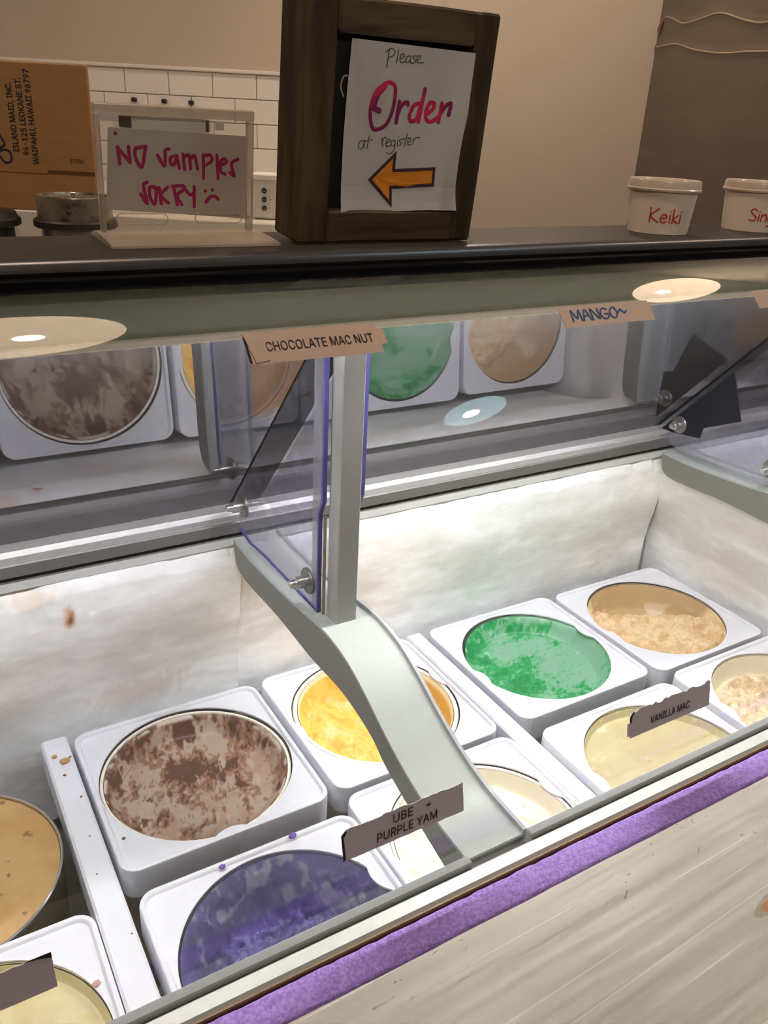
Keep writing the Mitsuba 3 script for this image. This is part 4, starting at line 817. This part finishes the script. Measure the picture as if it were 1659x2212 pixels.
obj("script_mark", room_mesh(trimesh.Trimesh(np.c_[sv[:, 0], by - 0.0002 - sv[:, 2], sv[:, 1]], sm.faces, process=False)), "ink_navy", CB)

def waffle(lat, fwd, R, label, low=False):
    t = thing("waffle_iron", label, "waffle iron")
    c = room(lat, fwd, 0); z = 0.4405
    obj("base", lathe([(0, 0), (R * 0.92, 0), (R * 0.93, 0.004), (R * 0.93, 0.118), (R * 0.90, 0.122), (0, 0.122)], 64, (c[0], c[1], z)), "burnt_steel" if not low else "black_iron", t, smooth=30)
    obj("plate_ring", lathe([(R * 0.94, 0.120), (R * 1.07, 0.120), (R * 1.12, 0.123), (R * 1.12, 0.135), (R * 1.06, 0.139), (R * 0.85, 0.139)], 64, (c[0], c[1], z)), "black_iron", t, smooth=30)
    if not low:
        obj("lid", lathe([(R * 1.0, 0.139), (R * 1.01, 0.186), (R * 0.995, 0.1895), (R * 0.96, 0.189), (R * 0.94, 0.183), (0, 0.184)], 64, (c[0], c[1], z)), "burnt_steel", t, smooth=30)
        obj("hinge_pin", room_mesh(box(lat - 0.006, lat + 0.006, fwd - 0.004, fwd + 0.004, z + 0.184, z + 0.196, 0.002)), "steel", t)
        for dz, m in ((0.160, "black_iron"), (0.080, "steel")):
            k = trimesh.creation.icosphere(2, 0.0055 if m == "black_iron" else 0.0038); k.apply_translation((0, 0, 0))
            k.apply_translation(room(lat + 0.0165, fwd - R * (1.0 if dz > 0.1 else 0.93), z + dz)); obj("screw", k, m, t, smooth=True)
    else:
        obj("lid", lathe([(R * 1.05, 0.139), (R * 1.0, 0.150), (R * 0.5, 0.154), (0, 0.154)], 64, (c[0], c[1], z)), "black_iron", t, smooth=30)
waffle(-0.752, 2.03, 0.083, "round steel waffle iron with burnt rim left of the acrylic sign")
waffle(-0.962, 1.98, 0.085, "black round waffle iron at the left edge behind the shelf", True)
CT = thing("control_box", "white control box with three black dials between the acrylic sign and the wooden frame", "control box")
obj("housing", room_mesh(box(-0.383, -0.31, 2.27, 2.36, 0.575, 0.670, 0.004)), "white_enamel", CT)
obj("cap", room_mesh(box(-0.388, -0.31, 2.265, 2.365, 0.668, 0.682, 0.003)), "white_tile", CT)
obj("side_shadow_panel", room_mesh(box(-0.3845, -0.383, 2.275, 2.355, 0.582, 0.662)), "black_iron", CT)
for zc in (0.643, 0.622, 0.601):
    a = np.linspace(0, 2 * np.pi, 17); ring = room_mesh(trimesh.Trimesh(*(lambda m: (np.c_[m.vertices[:, 0] - 0.3495, 2.2685 - m.vertices[:, 2], m.vertices[:, 1] + zc], m.faces))(flat(Point(0, 0).buffer(0.0062).difference(Point(0, 0).buffer(0.0036)), 0.003)), process=False))
    obj("dial", cat(ring, room_mesh(box(-0.3505, -0.3485, 2.263, 2.2685, zc - 0.0005, zc + 0.0045))), "black_iron", CT)
    obj("dial_marks", room_mesh(cat(*[box(-0.3375 + 0.004 * i, -0.3363 + 0.004 * i, 2.2692, 2.2702, zc - 0.0006, zc + 0.0008) for i in range(2)])), "black_iron", CT)
RK = thing("wall_rail", "dark rail with three small pegs on the tiled wall behind the acrylic sign", "rail")
obj("bar", room_mesh(box(-1.02, -0.70, 3.262, 3.285, 0.752, 0.790, 0.002)), "black_iron", RK)
for l in (-0.962, -0.855, -0.760):
    obj("peg", room_mesh(box(l - 0.008, l + 0.008, 3.262, 3.287, 0.836, 0.850, 0.003)), "black_iron", RK)
